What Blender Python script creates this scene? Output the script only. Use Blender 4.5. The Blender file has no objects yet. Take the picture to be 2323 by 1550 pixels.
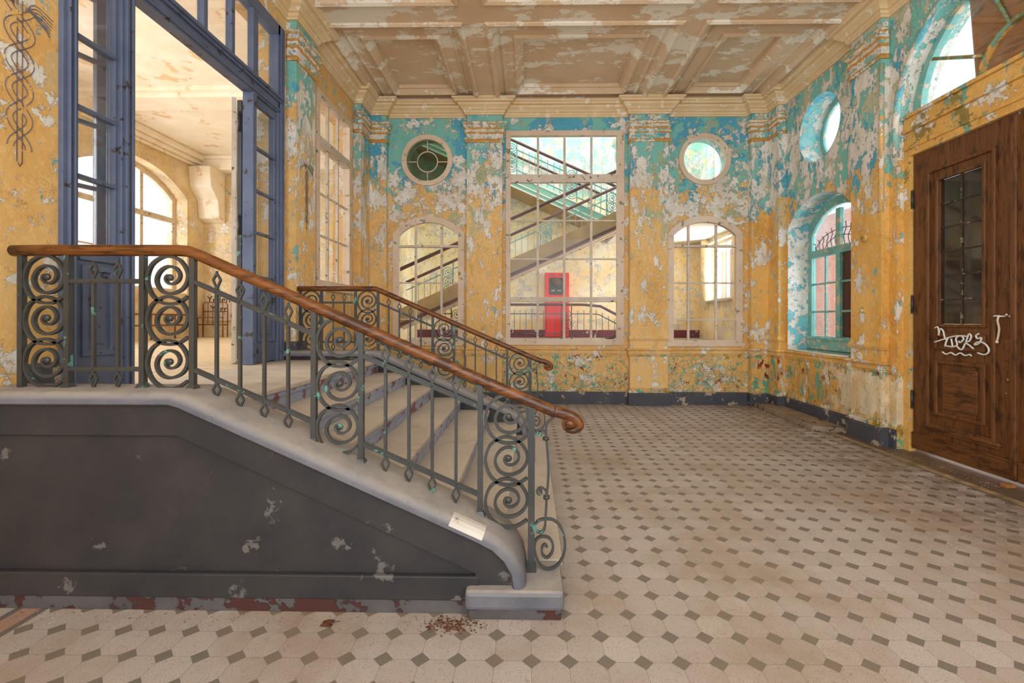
import bpy, bmesh, math, random
from mathutils import Vector, Matrix
random.seed(7)
S = bpy.context.scene
COL = S.collection

# ------------------------------------------------------------------ camera, world, light
CAMZ = 1.557; F = 1040.0
cd = bpy.data.cameras.new('camera'); cam = bpy.data.objects.new('camera', cd); COL.objects.link(cam)
YAW = .0161; PX = 1183.   # the camera looks very slightly to the left
cam.matrix_world = Matrix.Translation((0, 0, CAMZ)) @ Matrix.Rotation(YAW, 4, 'Z') @ Matrix.Rotation(math.pi/2, 4, 'X') @ Matrix.Rotation(.0018, 4, 'Z')
cd.sensor_fit = 'HORIZONTAL'; cd.sensor_width = 36; cd.lens = 36*F/2323
cd.shift_x = (1161.5-PX)/2323; cd.shift_y = -49/2323; cd.clip_start = .05
S.camera = cam
S.view_settings.view_transform = 'Standard'; S.view_settings.look = 'None'
S.view_settings.gamma = 1; S.view_settings.use_curve_mapping = False
S.view_settings.exposure = 0.05
w = bpy.data.worlds.new('world'); S.world = w; w.use_nodes = True
bg = w.node_tree.nodes['Background']; bg.inputs[0].default_value = (.86, .93, 1, 1); bg.inputs[1].default_value = 1.5

def area(name, loc, rot, sx, sy, power, col=(1, 1, 1)):
    l = bpy.data.lights.new(name, 'AREA'); l.shape = 'RECTANGLE'; l.size = sx; l.size_y = sy
    l.energy = power; l.color = col
    o = bpy.data.objects.new(name, l); COL.objects.link(o); o.location = loc; o.rotation_euler = rot
    return o
H = math.pi/2
area('daylight_unseen_hall_windows', (-10.6, 6, 4), (0, -H, 0), 3.5, 8, 1800, (.96, .98, 1))       # outside the hall's unseen nearer windows, added to brighten the hall
area('fill_stairwell_top', (.8, 10.9, 8.5), (0, 0, 0), 7, 3.6, 260, (1, .99, .97))     # added fill lamp above the stairwell, out of view; no skylight there
area('daylight_stairwell_window', (5.9, 11.6, 4.2), (0, H, 0), 4, 2, 60, (.95, .98, 1))
area('daylight_stairwell_lower_window', (5.9, 11.65, 2.9), (0, H, 0), 1.4, 1.4, 330, (1, .99, .96))
area('daylight_niche_window', (6.1, 7.3, 2.7), (0, H, 0), 1.8, 1.8, 90, (.75, .88, 1))
area('daylight_round_window', (5.9, 7.6, 5.2), (0, H*1.1, 0), 1.2, 1.2, 70, (.7, .9, 1))
area('daylight_fanlight', (5.6, 4.3, 5.0), (0, H, 0), 1.5, 2.2, 60, (.8, .92, 1))
area('fill_rear', (.8, -2.6, 3.3), (-H, 0, math.pi), 7, 3.4, 255, (1, .985, .97))   # added fill lamp behind the camera, where the room is left open

# ------------------------------------------------------------------ helpers
def lin(c):
    return tuple((v/255/12.92 if v/255 <= .04045 else ((v/255+.055)/1.055)**2.4) for v in c) + (1,)

class G:
    """tiny node graph helper"""
    def __init__(s, name, rough=.6, spec=.3):
        s.m = bpy.data.materials.new(name); s.m.use_nodes = True
        s.t = s.m.node_tree; s.b = s.t.nodes['Principled BSDF']
        s.b.inputs['Roughness'].default_value = rough
        s.b.inputs['Specular IOR Level'].default_value = spec
        s.pos = s.n('ShaderNodeNewGeometry').outputs['Position']
    def n(s, ty, **kw):
        nd = s.t.nodes.new(ty)
        for k, v in kw.items(): setattr(nd, k, v)
        return nd
    def put(s, sock, v):
        if hasattr(v, 'default_value') or isinstance(v, bpy.types.NodeSocket): s.t.links.new(v, sock)
        else: sock.default_value = v
    def math(s, op, a, b=0.0, c=None, clamp=False):
        nd = s.n('ShaderNodeMath', operation=op, use_clamp=clamp); s.put(nd.inputs[0], a); s.put(nd.inputs[1], b)
        if c is not None: s.put(nd.inputs[2], c)
        return nd.outputs[0]
    def mix(s, f, a, b):
        nd = s.n('ShaderNodeMix', data_type='RGBA'); s.put(nd.inputs[0], f); s.put(nd.inputs[6], a); s.put(nd.inputs[7], b)
        return nd.outputs[2]
    def scale(s, v, k):
        nd = s.n('ShaderNodeMapping'); s.t.links.new(v, nd.inputs[0]); nd.inputs['Scale'].default_value = k; return nd.outputs[0]
    def off(s, v, k):
        nd = s.n('ShaderNodeMapping'); s.t.links.new(v, nd.inputs[0]); nd.inputs['Location'].default_value = k; return nd.outputs[0]
    def noise(s, sc, det=4, rough=.55, vec=None, dist=0.0):
        nd = s.n('ShaderNodeTexNoise'); nd.inputs['Scale'].default_value = sc; nd.inputs['Detail'].default_value = det
        nd.inputs['Roughness'].default_value = rough; nd.inputs['Distortion'].default_value = dist
        s.t.links.new(vec if vec is not None else s.pos, nd.inputs['Vector']); return nd.outputs[0]
    def voro(s, sc, vec=None, feat='DISTANCE_TO_EDGE'):
        nd = s.n('ShaderNodeTexVoronoi', feature=feat); nd.inputs['Scale'].default_value = sc
        s.t.links.new(vec if vec is not None else s.pos, nd.inputs['Vector']); return nd.outputs['Distance' if feat == 'DISTANCE_TO_EDGE' else 'Color']
    def sep(s, v=None):
        nd = s.n('ShaderNodeSeparateXYZ'); s.t.links.new(v if v is not None else s.pos, nd.inputs[0]); return nd.outputs
    def step(s, v, e, soft=.015):
        """0 below e, 1 above"""
        nd = s.n('ShaderNodeMapRange', interpolation_type='SMOOTHSTEP'); s.put(nd.inputs[0], v)
        if isinstance(e, (int, float)):
            nd.inputs[1].default_value = e-soft; nd.inputs[2].default_value = e+soft
        else:
            s.put(nd.inputs[1], s.math('SUBTRACT', e, soft)); s.put(nd.inputs[2], s.math('ADD', e, soft))
        return nd.outputs[0]
    def ramp(s, v, a, b, o0=0.0, o1=1.0):
        nd = s.n('ShaderNodeMapRange'); s.put(nd.inputs[0], v); nd.inputs[1].default_value = a; nd.inputs[2].default_value = b
        nd.inputs[3].default_value = o0; nd.inputs[4].default_value = o1; return nd.outputs[0]
    def inv(s, v): return s.math('SUBTRACT', 1.0, v)
    def bump(s, h, strength=.4, dist=.01):
        nd = s.n('ShaderNodeBump'); nd.inputs['Strength'].default_value = strength; nd.inputs['Distance'].default_value = dist
        s.put(nd.inputs['Height'], h); s.t.links.new(nd.outputs[0], s.b.inputs['Normal'])
    def col(s, c): s.put(s.b.inputs['Base Color'], c)

def paint(name, base, alt, chip, amt=.66, sc=9, rough=.55, bump=.3, sc2=3.0, spec=.3):
    """painted surface with tone variation and chips of another layer"""
    g = G(name, rough, spec)
    a = g.noise(sc2, 5, .6); c = g.mix(g.ramp(a, .35, .65), lin(base), lin(alt))
    ch = g.noise(sc, 8, .62); m = g.step(ch, amt)
    c = g.mix(m, c, lin(chip)); g.col(c)
    f = g.noise(60, 4, .6)
    g.bump(g.math('ADD', g.math('MULTIPLY', f, .35), g.math('MULTIPLY', m, -.8)), bump, .006)
    return g.m

def peeling(name, yel=(234, 192, 124), ochre=(222, 172, 98), tur=(126, 194, 184), blue=(84, 168, 196), wht=(236, 232, 224),
            grn=(168, 180, 146), tz=3.75, tw=1.0, wamt=.0, seed=0., spots=.0, wscale=3.2, stretch=1.0, cracks=0.0, bands=False, bare=False, wz=3.9, ww=.9):
    """old oil paint: yellow below, turquoise above, both flaking down to white plaster"""
    g = G(name, .55, .35)
    p = g.off(g.pos, (seed, seed*.7, seed*1.3)); p = g.scale(p, (1, 1, stretch))
    z = g.sep()[2]
    y = g.mix(g.ramp(g.noise(1.6, 6, .6, p), .38, .62), lin(yel), lin(ochre))
    y = g.mix(g.math('MULTIPLY', g.step(g.noise(22, 6, .65, p), .56, .03), .35), y, lin(tuple(min(255, v+18) for v in yel)))
    # turquoise coat, ragged lower limit
    tcol = g.mix(g.step(g.noise(2.1, 9, .68, g.off(p, (4, 2, 7))), .52, .015), lin(tur), lin(blue))
    h = g.math('DIVIDE', g.math('SUBTRACT', z, tz), tw)
    h = g.n('ShaderNodeClamp').outputs[0] if False else g.math('MINIMUM', g.math('MAXIMUM', h, -1.0), 1.0)
    n1 = g.math('SUBTRACT', g.noise(2.2, 10, .68, g.off(p, (6, 6, 6))), .5); n2 = g.math('SUBTRACT', g.noise(7, 8, .7, g.off(p, (16, 6, 6))), .5)
    tm = g.step(g.math('ADD', g.math('ADD', n1, g.math('MULTIPLY', n2, .7)), g.math('MULTIPLY', h, .20)), .0, .006)
    c = g.mix(tm, y, tcol)
    # grey-green ghost coat
    gm = g.math('MULTIPLY', g.step(g.noise(3.0, 9, .68, g.off(p, (9, 1, 3))), .56, .01), g.ramp(z, 2.6, 3.4))
    c = g.mix(g.math('MULTIPLY', gm, .85), c, lin(grn))
    # bare white plaster, most of it around wz
    bell = g.math('MAXIMUM', g.math('SUBTRACT', 1.0, g.math('DIVIDE', g.math('ABSOLUTE', g.math('SUBTRACT', z, wz)), ww*1.6)), 0.0)
    w1 = g.math('SUBTRACT', g.noise(wscale, 11, .70, g.off(p, (2, 8, 5))), .5); w2 = g.math('SUBTRACT', g.noise(wscale*3.3, 8, .7, g.off(p, (12, 8, 5))), .5)
    wv = g.math('ADD', g.math('ADD', w1, g.math('MULTIPLY', w2, .55)), g.math('MULTIPLY', bell, .10))
    th = .092-wamt
    wm = g.step(wv, th, .005)
    rim = g.math('MULTIPLY', g.step(wv, th-.012, .004), g.inv(wm))
    c2 = g.mix(g.ramp(g.noise(5, 6, .6, p), .4, .65), lin(wht), lin((214, 204, 186)))
    c2 = g.mix(g.math('MULTIPLY', g.step(g.noise(12, 8, .7, g.off(p, (1, 1, 1))), .60, .01), .7), c2, lin((176, 160, 130)))
    c = g.mix(wm, c, c2); c = g.mix(g.math('MULTIPLY', rim, .6), c, lin((150, 118, 70)))
    # small spots
    sp = g.step(g.noise(10, 8, .74, g.off(p, (1, 5, 9))), .625-spots, .006)
    c = g.mix(sp, c, lin((232, 228, 226)))
    sb = g.step(g.noise(7, 8, .72, g.off(p, (7, 7, 1))), .645-spots*.6, .006)
    c = g.mix(sb, c, lin((110, 178, 190)))
    if bands:      # ochre undercoat bared along the mouldings
        bn = g.math('MULTIPLY', g.math('SUBTRACT', g.noise(14, 6, .7, p), .5), .07); zz = g.math('ADD', z, bn); bm_ = None
        for a, b in ((4.78, 4.865), (4.955, 4.985), (5.03, 5.065), (5.10, 5.125), (5.16, 5.21), (5.27, 5.40)):
            k = g.math('MULTIPLY', g.step(zz, a, .003), g.inv(g.step(zz, b, .003))); bm_ = k if bm_ is None else g.math('MAXIMUM', bm_, k)
        bm_ = g.math('MULTIPLY', bm_, g.step(g.noise(4, 8, .7, g.off(p, (3, 7, 5))), .46, .01)); c = g.mix(bm_, c, lin((206, 154, 80)))
    if cracks:
        low = g.inv(g.step(z, .93, .02)); dd = g.math('MULTIPLY', g.math('SUBTRACT', g.noise(6, 8, .7, p), .5), .5)
        wp = g.n('ShaderNodeVectorMath', operation='ADD'); g.t.links.new(g.off(p, (3, 3, 3)), wp.inputs[0])
        nc = g.n('ShaderNodeTexNoise'); nc.inputs['Scale'].default_value = 5; nc.inputs['Detail'].default_value = 6; g.t.links.new(p, nc.inputs['Vector'])
        sc_ = g.n('ShaderNodeVectorMath', operation='SCALE'); g.t.links.new(nc.outputs['Color'], sc_.inputs[0]); sc_.inputs['Scale'].default_value = .35; g.t.links.new(sc_.outputs[0], wp.inputs[1])
        cr = g.voro(6.5, wp.outputs[0]); gap = g.math('MULTIPLY', g.step(g.noise(2.3, 4, .6, p), .47, .05), .05)
        cm = g.math('MULTIPLY', g.inv(g.step(cr, gap, .012)), low); cm = g.math('MULTIPLY', cm, g.step(g.noise(2.3, 4, .6, p), .44, .03))
        ccol = g.mix(g.step(g.noise(5, 4), .5, .02), lin((110, 176, 160)), lin((150, 150, 110)))
        c = g.mix(g.math('MULTIPLY', cm, cracks), c, ccol)
        for sd, tt, cc in (((5, 9, 9), .60, (136, 40, 34)), ((11, 9, 2), .575, (96, 172, 146)), ((1, 19, 2), .60, (160, 132, 40))):
            k = g.math('MULTIPLY', g.step(g.noise(6, 9, .7, g.off(p, sd)), tt, .006), low); c = g.mix(k, c, lin(cc))
    if bare:       # plaster laid bare low on the right-hand pier
        x_, yy, _ = g.sep(); nz_ = g.math('SUBTRACT', g.noise(3.2, 8, .68, p), .5)
        e = g.math('MAXIMUM', g.math('DIVIDE', g.math('ABSOLUTE', g.math('SUBTRACT', yy, 6.15)), .75), g.math('DIVIDE', g.math('ABSOLUTE', g.math('SUBTRACT', z, .60)), .30))
        bz = g.inv(g.step(g.math('ADD', e, g.math('MULTIPLY', nz_, 3.0)), .92, .02))
        c = g.mix(bz, c, g.mix(g.ramp(g.noise(4, 7, .65, p), .4, .62), lin((238, 226, 196)), lin((222, 190, 142))))
    if bare or cracks:
        k = g.math('MULTIPLY', g.math('MULTIPLY', g.ramp(z, .9, .2), g.step(g.noise(3, 8, .7, g.off(p, (2, 2, 2))), .5, .05)), .35); c = g.mix(k, c, lin((150, 126, 90)))
    # hairline crazing
    wv_ = g.n('ShaderNodeVectorMath', operation='MULTIPLY_ADD'); nz2 = g.n('ShaderNodeTexNoise'); nz2.inputs['Scale'].default_value = 7; nz2.inputs['Detail'].default_value = 7; nz2.inputs['Roughness'].default_value = .65; g.t.links.new(p, nz2.inputs['Vector'])
    g.t.links.new(nz2.outputs['Color'], wv_.inputs[0]); wv_.inputs[1].default_value = (.45, .45, .45); g.t.links.new(g.off(p, (8, 8, 8)), wv_.inputs[2])
    cz = g.math('MULTIPLY', g.inv(g.step(g.voro(6, wv_.outputs[0]), .006, .006)), g.step(g.noise(2.3, 5, .6, p), .52, .03))
    c = g.mix(g.math('MULTIPLY', cz, .4), c, lin((140, 104, 60)))
    g.col(c)
    hgt = g.math('ADD', g.math('MULTIPLY', wm, -1.0), g.math('MULTIPLY', g.noise(30, 5, .6, p), .5))
    hgt = g.math('ADD', hgt, g.math('MULTIPLY', g.math('ADD', sp, g.math('MULTIPLY', cz, .6)), -.6)); hgt = g.math('ADD', hgt, g.math('MULTIPLY', tm, .35))
    g.bump(hgt, .7, .012)
    return g.m

def wood(name, a, b, dark, axis=0, rough=.35, spec=.5, sc=22, wear=.68):
    g = G(name, rough, spec)
    k = [sc, sc, sc]; k[axis] = 1.3
    v = g.scale(g.pos, tuple(k))
    n1 = g.noise(1.0, 6, .6, v); n2 = g.noise(3.0, 4, .6, v)
    c = g.mix(g.ramp(n1, .3, .7), lin(a), lin(b)); c = g.mix(g.math('MULTIPLY', g.step(n2, .6, .06), .8), c, lin(dark))
    k2 = [14, 14, 14]; k2[axis] = 4
    c = g.mix(g.math('MULTIPLY', g.step(g.noise(1, 8, .7, g.scale(g.pos, tuple(k2))), wear-.08, .05), .75), c, lin(dark))
    g.col(c); g.bump(n1, .25, .003); return g.m

M = {}
M['wall_back'] = peeling('peeling_wall_paint_back', tz=3.95, tw=.6, wamt=.022, seed=3.1, cracks=.8, wz=3.85, ww=.55)
M['wall_right'] = peeling('peeling_wall_paint_right', yel=(234, 186, 104), ochre=(218, 162, 78), tz=3.45, tw=.55, wamt=.012, seed=6.3, spots=.01, wscale=3.6, stretch=.6, grn=(206, 196, 158), cracks=.7, bare=True, wz=4.3, ww=1.2)
M['wall_left'] = peeling('peeling_wall_paint_left', tz=6.3, tw=1.4, wamt=-.01, seed=1.3, grn=(206, 184, 140))
M['pil'] = peeling('peeling_pilaster_paint', tz=4.15, tw=.7, wamt=.022, seed=8.2, spots=.012, wscale=4.2, stretch=.65, wz=4.1, ww=.8)
M['cap'] = peeling('peeling_capital_paint', yel=(208, 150, 70), ochre=(196, 138, 58), tz=4.0, tw=.5, wamt=.03, seed=2.2, wscale=7, bands=True, wz=5, ww=1)
M['hall'] = peeling('hall_wall_paint', yel=(234, 214, 180), ochre=(212, 184, 140), tz=9, wamt=-.04, seed=4.4, spots=-.03, grn=(226, 200, 140))
M['well'] = peeling('stairwell_wall_paint', yel=(252, 240, 208), ochre=(248, 216, 150), tur=(168, 226, 204), blue=(206, 228, 234), tz=5.0, tw=.4, wamt=.02, seed=7.1, wz=5.6, ww=.6, grn=(236, 220, 170))
M['reveal'] = peeling('turquoise_reveal_paint', yel=(122, 200, 204), ochre=(98, 180, 196), tur=(140, 210, 206), blue=(104, 186, 208), tz=3.2, wamt=.06, seed=5.5, wz=2.0, ww=2, grn=(170, 214, 214))

def mk_ceiling():
    g = G('peeling_ceiling_paint', .6, .25)
    z = g.sep()[2]
    c = g.mix(g.ramp(g.noise(1.5, 5, .6), .35, .65), lin((226, 200, 168)), lin((214, 184, 148)))
    v = g.scale(g.pos, (1, 1.9, 1))
    bx = g.sep()
    bell = g.math('MULTIPLY', g.ramp(bx[1], 8.2, 4.6), .09)
    wn = g.noise(1.5, 10, .72, g.off(v, (3, 1, 1)))
    m = g.step(g.math('ADD', wn, bell), .568, .008)
    c = g.mix(m, c, lin((242, 234, 218)))
    c = g.mix(g.math('MULTIPLY', g.step(g.noise(8, 8, .7), .63, .01), .6), c, lin((226, 208, 180)))
    g.col(c); g.bump(g.math('ADD', g.math('MULTIPLY', m, -1.0), g.math('MULTIPLY', g.noise(25, 4), .4)), .4, .008); return g.m
M['ceil'] = mk_ceiling()
M['cornice'] = paint('cornice_paint', (232, 206, 166), (224, 194, 148), (240, 228, 206), .60, 7)
M['hallceil'] = paint('hall_ceiling_paint', (246, 236, 220), (240, 224, 200), (226, 196, 156), .60, 2.2)

def mk_floor():
    g = G('octagon_tile_floor', .45, .4)
    x, y, _ = g.sep(); A = .17
    def fr(v, ph):
        a = g.math('DIVIDE', g.math('SUBTRACT', v, ph), A); a = g.math('FRACT', g.math('ADD', a, .5))
        return g.math('ABSOLUTE', g.math('SUBTRACT', a, .5))
    fx = fr(x, .015); fy = fr(y, .052)
    d = g.math('ADD', fx, fy)
    dia = g.inv(g.step(d, .262, .008))
    idv = g.n('ShaderNodeVectorMath', operation='SNAP'); g.t.links.new(g.off(g.pos, (-.015, -.052, 0)), idv.inputs[0]); idv.inputs[1].default_value = (A, A, 10)
    wn = g.n('ShaderNodeTexWhiteNoise'); g.t.links.new(idv.outputs[0], wn.inputs['Vector'])
    t = g.mix(wn.outputs['Value'], lin((196, 185, 176)), lin((184, 171, 161)))
    cr = g.voro(105); cm = g.inv(g.step(cr, .05, .03))
    t = g.mix(g.math('MULTIPLY', cm, .55), t, lin((136, 120, 108)))
    dk = g.mix(g.math('MULTIPLY', g.inv(g.step(g.voro(190), .06, .03)), .4), lin((128, 120, 108)), lin((90, 84, 78)))
    c = g.mix(dia, t, dk)
    gl = g.inv(g.step(g.math('MINIMUM', fx, fy), .008, .004)); gl = g.math('MULTIPLY', gl, g.inv(dia))
    gl2 = g.inv(g.step(g.math('ABSOLUTE', g.math('SUBTRACT', d, .262)), .009, .004))
    grout = g.math('MAXIMUM', gl, gl2)
    c = g.mix(g.math('MULTIPLY', grout, .55), c, lin((120, 104, 92)))
    # border along the right wall and on the left
    for a, b, cc in ((4.12, 4.15, (112, 100, 82)), (4.15, 4.24, (188, 160, 122)), (4.24, 4.265, (104, 90, 72)), (4.265, 9, (110, 92, 76))):
        c = g.mix(g.math('MULTIPLY', g.step(x, a, .003), g.inv(g.step(x, b, .003))), c, lin(cc))
    for a, b, cc in ((-2.62, -2.58, (110, 104, 100)), (-2.72, -2.62, (176, 140, 122)), (-2.76, -2.72, (110, 104, 100))):
        c = g.mix(g.math('MULTIPLY', g.step(x, a, .003), g.inv(g.step(x, b, .003))), c, lin(cc))
    # worn-in dirt
    dn = g.noise(1.1, 8, .65); c = g.mix(g.math('MULTIPLY', g.ramp(dn, .46, .66), .6), c, lin((150, 124, 98)))
    dn2 = g.noise(5, 8, .7, g.off(g.pos, (5, 5, 0))); edge = g.step(x, 3.3, 1.1)
    c = g.mix(g.math('MULTIPLY', g.math('MULTIPLY', g.ramp(dn2, .40, .6), edge), .7), c, lin((98, 78, 58)))
    sp = g.step(g.noise(38, 3, .6), .70, .01); c = g.mix(g.math('MULTIPLY', sp, .5), c, lin((96, 76, 60)))
    g.col(c); g.bump(g.math('ADD', g.math('MULTIPLY', grout, -1.), g.math('MULTIPLY', cm, -.35)), .3, .002)
    g.put(g.b.inputs['Roughness'], g.ramp(g.noise(3, 4), .3, .7, .38, .6)); return g.m
M['floor'] = mk_floor()

def mk_terrazzo():
    g = G('beige_terrazzo', .6, .25)
    c = g.mix(g.ramp(g.noise(1.7, 6, .6), .35, .65), lin((206, 194, 178)), lin((186, 174, 162)))
    c = g.mix(g.math('MULTIPLY', g.step(g.noise(120, 2), .6, .03), .45), c, lin((150, 128, 112)))
    c = g.mix(g.math('MULTIPLY', g.ramp(g.noise(4, 8, .7), .55, .7), .4), c, lin((140, 114, 90)))
    g.col(c); g.bump(g.noise(80, 3), .2, .002); return g.m
M['tread'] = mk_terrazzo()
M['riser'] = paint('blue_grey_riser_paint', (166, 172, 190), (142, 150, 174), (140, 84, 84), .57, 7, .6, .6)
M['stringer'] = paint('dark_grey_wall_paint', (62, 59, 58), (50, 49, 52), (104, 100, 96), .63, 4, .5, .7)
M['base_stone'] = paint('flaking_base_paint', (96, 92, 92), (76, 72, 72), (78, 46, 42), .53, 6, .6, .9)
def mk_coping():
    g = G('dusty_grey_coping', .6, .3)
    nz = g.n('ShaderNodeNewGeometry').outputs['Normal']; up = g.sep(nz)[2]
    c = g.mix(g.ramp(g.noise(2.5, 6, .6), .35, .65), lin((122, 121, 125)), lin((94, 95, 103)))
    c = g.mix(g.math('MULTIPLY', g.ramp(up, .2, .95), g.ramp(g.noise(5, 7, .65), .3, .6, .35, .85)), c, lin((178, 168, 158)))
    c = g.mix(g.step(g.noise(14, 8, .7), .68, .01), c, lin((84, 82, 84))); g.col(c); g.bump(g.noise(16, 6, .65), .4, .008); return g.m
M['coping'] = mk_coping()
M['patch'] = paint('white_plaster_patch', (214, 206, 196), (196, 188, 176), (160, 150, 140), .66, 12)
M['baseboard'] = paint('grey_baseboard_paint', (84, 84, 90), (70, 72, 82), (170, 156, 136), .60, 5, .55, .7)
M['iron'] = paint('dark_grey_iron_paint', (68, 68, 66), (54, 55, 54), (84, 142, 130), .635, 9, .36, .4, spec=.5)
M['iron_teal'] = paint('teal_iron_paint', (112, 156, 152), (96, 136, 134), (150, 190, 186), .66, 10, .5)
M['door_blue'] = paint('blue_grey_door_paint', (102, 112, 136), (86, 96, 120), (70, 60, 56), .63, 9, .4, .4)
M['cream'] = paint('cream_frame_paint', (226, 206, 186), (214, 190, 164), (132, 140, 116), .625, 9, .5, .5)
M['cream_grey'] = paint('flaking_muntin_paint', (220, 206, 190), (200, 184, 162), (116, 104, 84), .62, 14, .55, .4)
M['turq'] = paint('turquoise_frame_paint', (134, 188, 178), (108, 168, 162), (206, 190, 160), .57, 10, .5, .6)
M['rail'] = wood('varnished_handrail_wood', (134, 80, 34), (104, 58, 22), (46, 24, 12), 0, .36, .5, 30, .62)
M['rail_dark'] = paint('dark_brown_rail_paint', (104, 66, 62), (84, 54, 56), (60, 40, 40), .7, 6, .4)
M['door_wood'] = wood('old_brown_door_wood', (120, 76, 38), (98, 58, 26), (58, 34, 18), 2, .45, .4, 30, .64)
M['door_wood_h'] = wood('old_brown_door_wood_rail', (122, 78, 40), (100, 60, 28), (58, 34, 18), 1, .45, .4, 30, .64)
M['ply'] = wood('plywood_board', (178, 124, 76), (158, 104, 60), (110, 70, 40), 1, .6, .2, 10, .72)
M['planks'] = wood('pale_floor_boards', (222, 202, 170), (206, 184, 150), (160, 136, 104), 0, .5, .3, 9, .7)
M['lintel'] = peeling('flaking_lintel_paint', yel=(230, 184, 104), ochre=(216, 164, 84), tur=(120, 172, 156), blue=(150, 132, 70), tz=4.3, tw=1.2, wamt=-.06, seed=9.9, grn=(132, 124, 66), spots=-.03)
M['rust'] = paint('rusty_iron', (140, 92, 62), (116, 70, 46), (190, 170, 150), .64, 20, .7)
M['red'] = paint('red_enamel', (238, 28, 6), (222, 20, 4), (150, 30, 22), .72, 8, .3)
M['black'] = paint('black_panel', (74, 76, 72), (60, 62, 60), (90, 90, 86), .68, 10, .4)
M['brass'] = paint('tarnished_brass', (170, 130, 70), (140, 104, 56), (60, 48, 34), .6, 10, .35)
M['whitem'] = paint('white_enamel', (236, 232, 224), (224, 220, 212), (180, 170, 160), .7, 10, .5)
M['beige'] = paint('beige_stringer_paint', (186, 160, 112), (160, 136, 98), (150, 130, 100), .66, 4)
M['green'] = paint('green_stringer_paint', (140, 186, 160), (120, 170, 146), (214, 210, 190), .66, 6)
M['maroon'] = paint('maroon_base_paint', (128, 52, 62), (108, 44, 60), (214, 200, 196), .6, 5)
M['graphite'] = paint('grey_drawing_paint', (124, 114, 120), (108, 98, 106), (216, 180, 120), .60, 12)
M['graf'] = paint('white_spray_paint', (232, 230, 224), (214, 210, 204), (150, 120, 90), .68, 14)
M['ink'] = paint('black_writing', (60, 52, 50), (48, 42, 42), (60, 50, 50), .7, 14)
M['leaf'] = paint('dead_leaf', (110, 70, 46), (84, 52, 34), (60, 40, 28), .6, 20, .8)
M['crumb'] = paint('plaster_crumbs', (206, 196, 184), (150, 130, 112), (96, 74, 60), .5, 20, .8)
M['stone'] = paint('dirty_stone', (156, 138, 118), (128, 110, 92), (84, 66, 52), .6, 8, .7, .6)
M['concrete'] = paint('pale_pavement', (190, 190, 190), (170, 170, 172), (150, 150, 150), .6, 3)
M['porcelain'] = paint('yellowed_switch', (214, 178, 104), (196, 156, 84), (120, 90, 50), .66, 14, .35)
M['lead'] = paint('rusty_lead_bars', (70, 56, 44), (54, 44, 36), (150, 130, 104), .60, 16, .5, .5)
M['putty'] = M['cream_grey']
def mk_brick():
    g = G('red_brick_facade', .8, .2)
    nd = g.n('ShaderNodeTexBrick'); x, y, z = g.sep()
    cmb = g.n('ShaderNodeCombineXYZ'); g.put(cmb.inputs[0], y); g.put(cmb.inputs[1], z); g.t.links.new(cmb.outputs[0], nd.inputs[0])
    nd.inputs['Color1'].default_value = lin((206, 146, 134)); nd.inputs['Color2'].default_value = lin((192, 128, 116)); nd.inputs['Mortar'].default_value = lin((226, 208, 200))
    nd.inputs['Scale'].default_value = 4.2; g.col(nd.outputs[0]); return g.m
M['brick'] = mk_brick()
def mk_glass(name, refl=.10, tint=(1, 1, 1), dirt=.05, dirtcol=(225, 220, 205)):
    m = bpy.data.materials.new(name); m.use_nodes = True; t = m.node_tree; t.nodes.clear()
    o = t.nodes.new('ShaderNodeOutputMaterial'); tr = t.nodes.new('ShaderNodeBsdfTransparent'); tr.inputs[0].default_value = (*tint, 1)
    gl = t.nodes.new('ShaderNodeBsdfGlossy'); gl.inputs['Roughness'].default_value = .03
    fr = t.nodes.new('ShaderNodeLayerWeight'); fr.inputs[0].default_value = .25
    mu = t.nodes.new('ShaderNodeMath'); mu.operation = 'MULTIPLY_ADD'; mu.inputs[1].default_value = .3; mu.inputs[2].default_value = refl*.04
    t.links.new(fr.outputs['Fresnel'], mu.inputs[0])
    mx = t.nodes.new('ShaderNodeMixShader'); t.links.new(mu.outputs[0], mx.inputs[0]); t.links.new(tr.outputs[0], mx.inputs[1]); t.links.new(gl.outputs[0], mx.inputs[2])
    df = t.nodes.new('ShaderNodeBsdfDiffuse'); df.inputs[0].default_value = lin(dirtcol)
    ns = t.nodes.new('ShaderNodeTexNoise'); ns.inputs['Scale'].default_value = 3; ns.inputs['Detail'].default_value = 6
    geo = t.nodes.new('ShaderNodeNewGeometry'); t.links.new(geo.outputs['Position'], ns.inputs['Vector'])
    mr = t.nodes.new('ShaderNodeMapRange'); mr.inputs[1].default_value = .35; mr.inputs[2].default_value = .75; mr.inputs[3].default_value = dirt*.4; mr.inputs[4].default_value = min(1, dirt*2)
    t.links.new(ns.outputs[0], mr.inputs[0])
    m2 = t.nodes.new('ShaderNodeMixShader'); t.links.new(mr.outputs[0], m2.inputs[0]); t.links.new(mx.outputs[0], m2.inputs[1]); t.links.new(df.outputs[0], m2.inputs[2])
    t.links.new(m2.outputs[0], o.inputs[0]); return m
M['glass'] = mk_glass('old_window_glass', dirt=.012)
M['glass_dark'] = mk_glass('dark_dirty_glass', .2, (.55, .6, .52), .10, (110, 116, 96))
M['glass_milk'] = mk_glass('frosted_white_glass', .1, (1, 1, 1), .12, (250, 250, 250))
def mk_mirrorglass():
    g = G('dark_door_glass', .05, .9); g.col(g.mix(g.ramp(g.noise(4, 6), .4, .7), lin((36, 29, 24)), lin((58, 47, 38)))); return g.m
M['door_glass'] = mk_mirrorglass()

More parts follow.
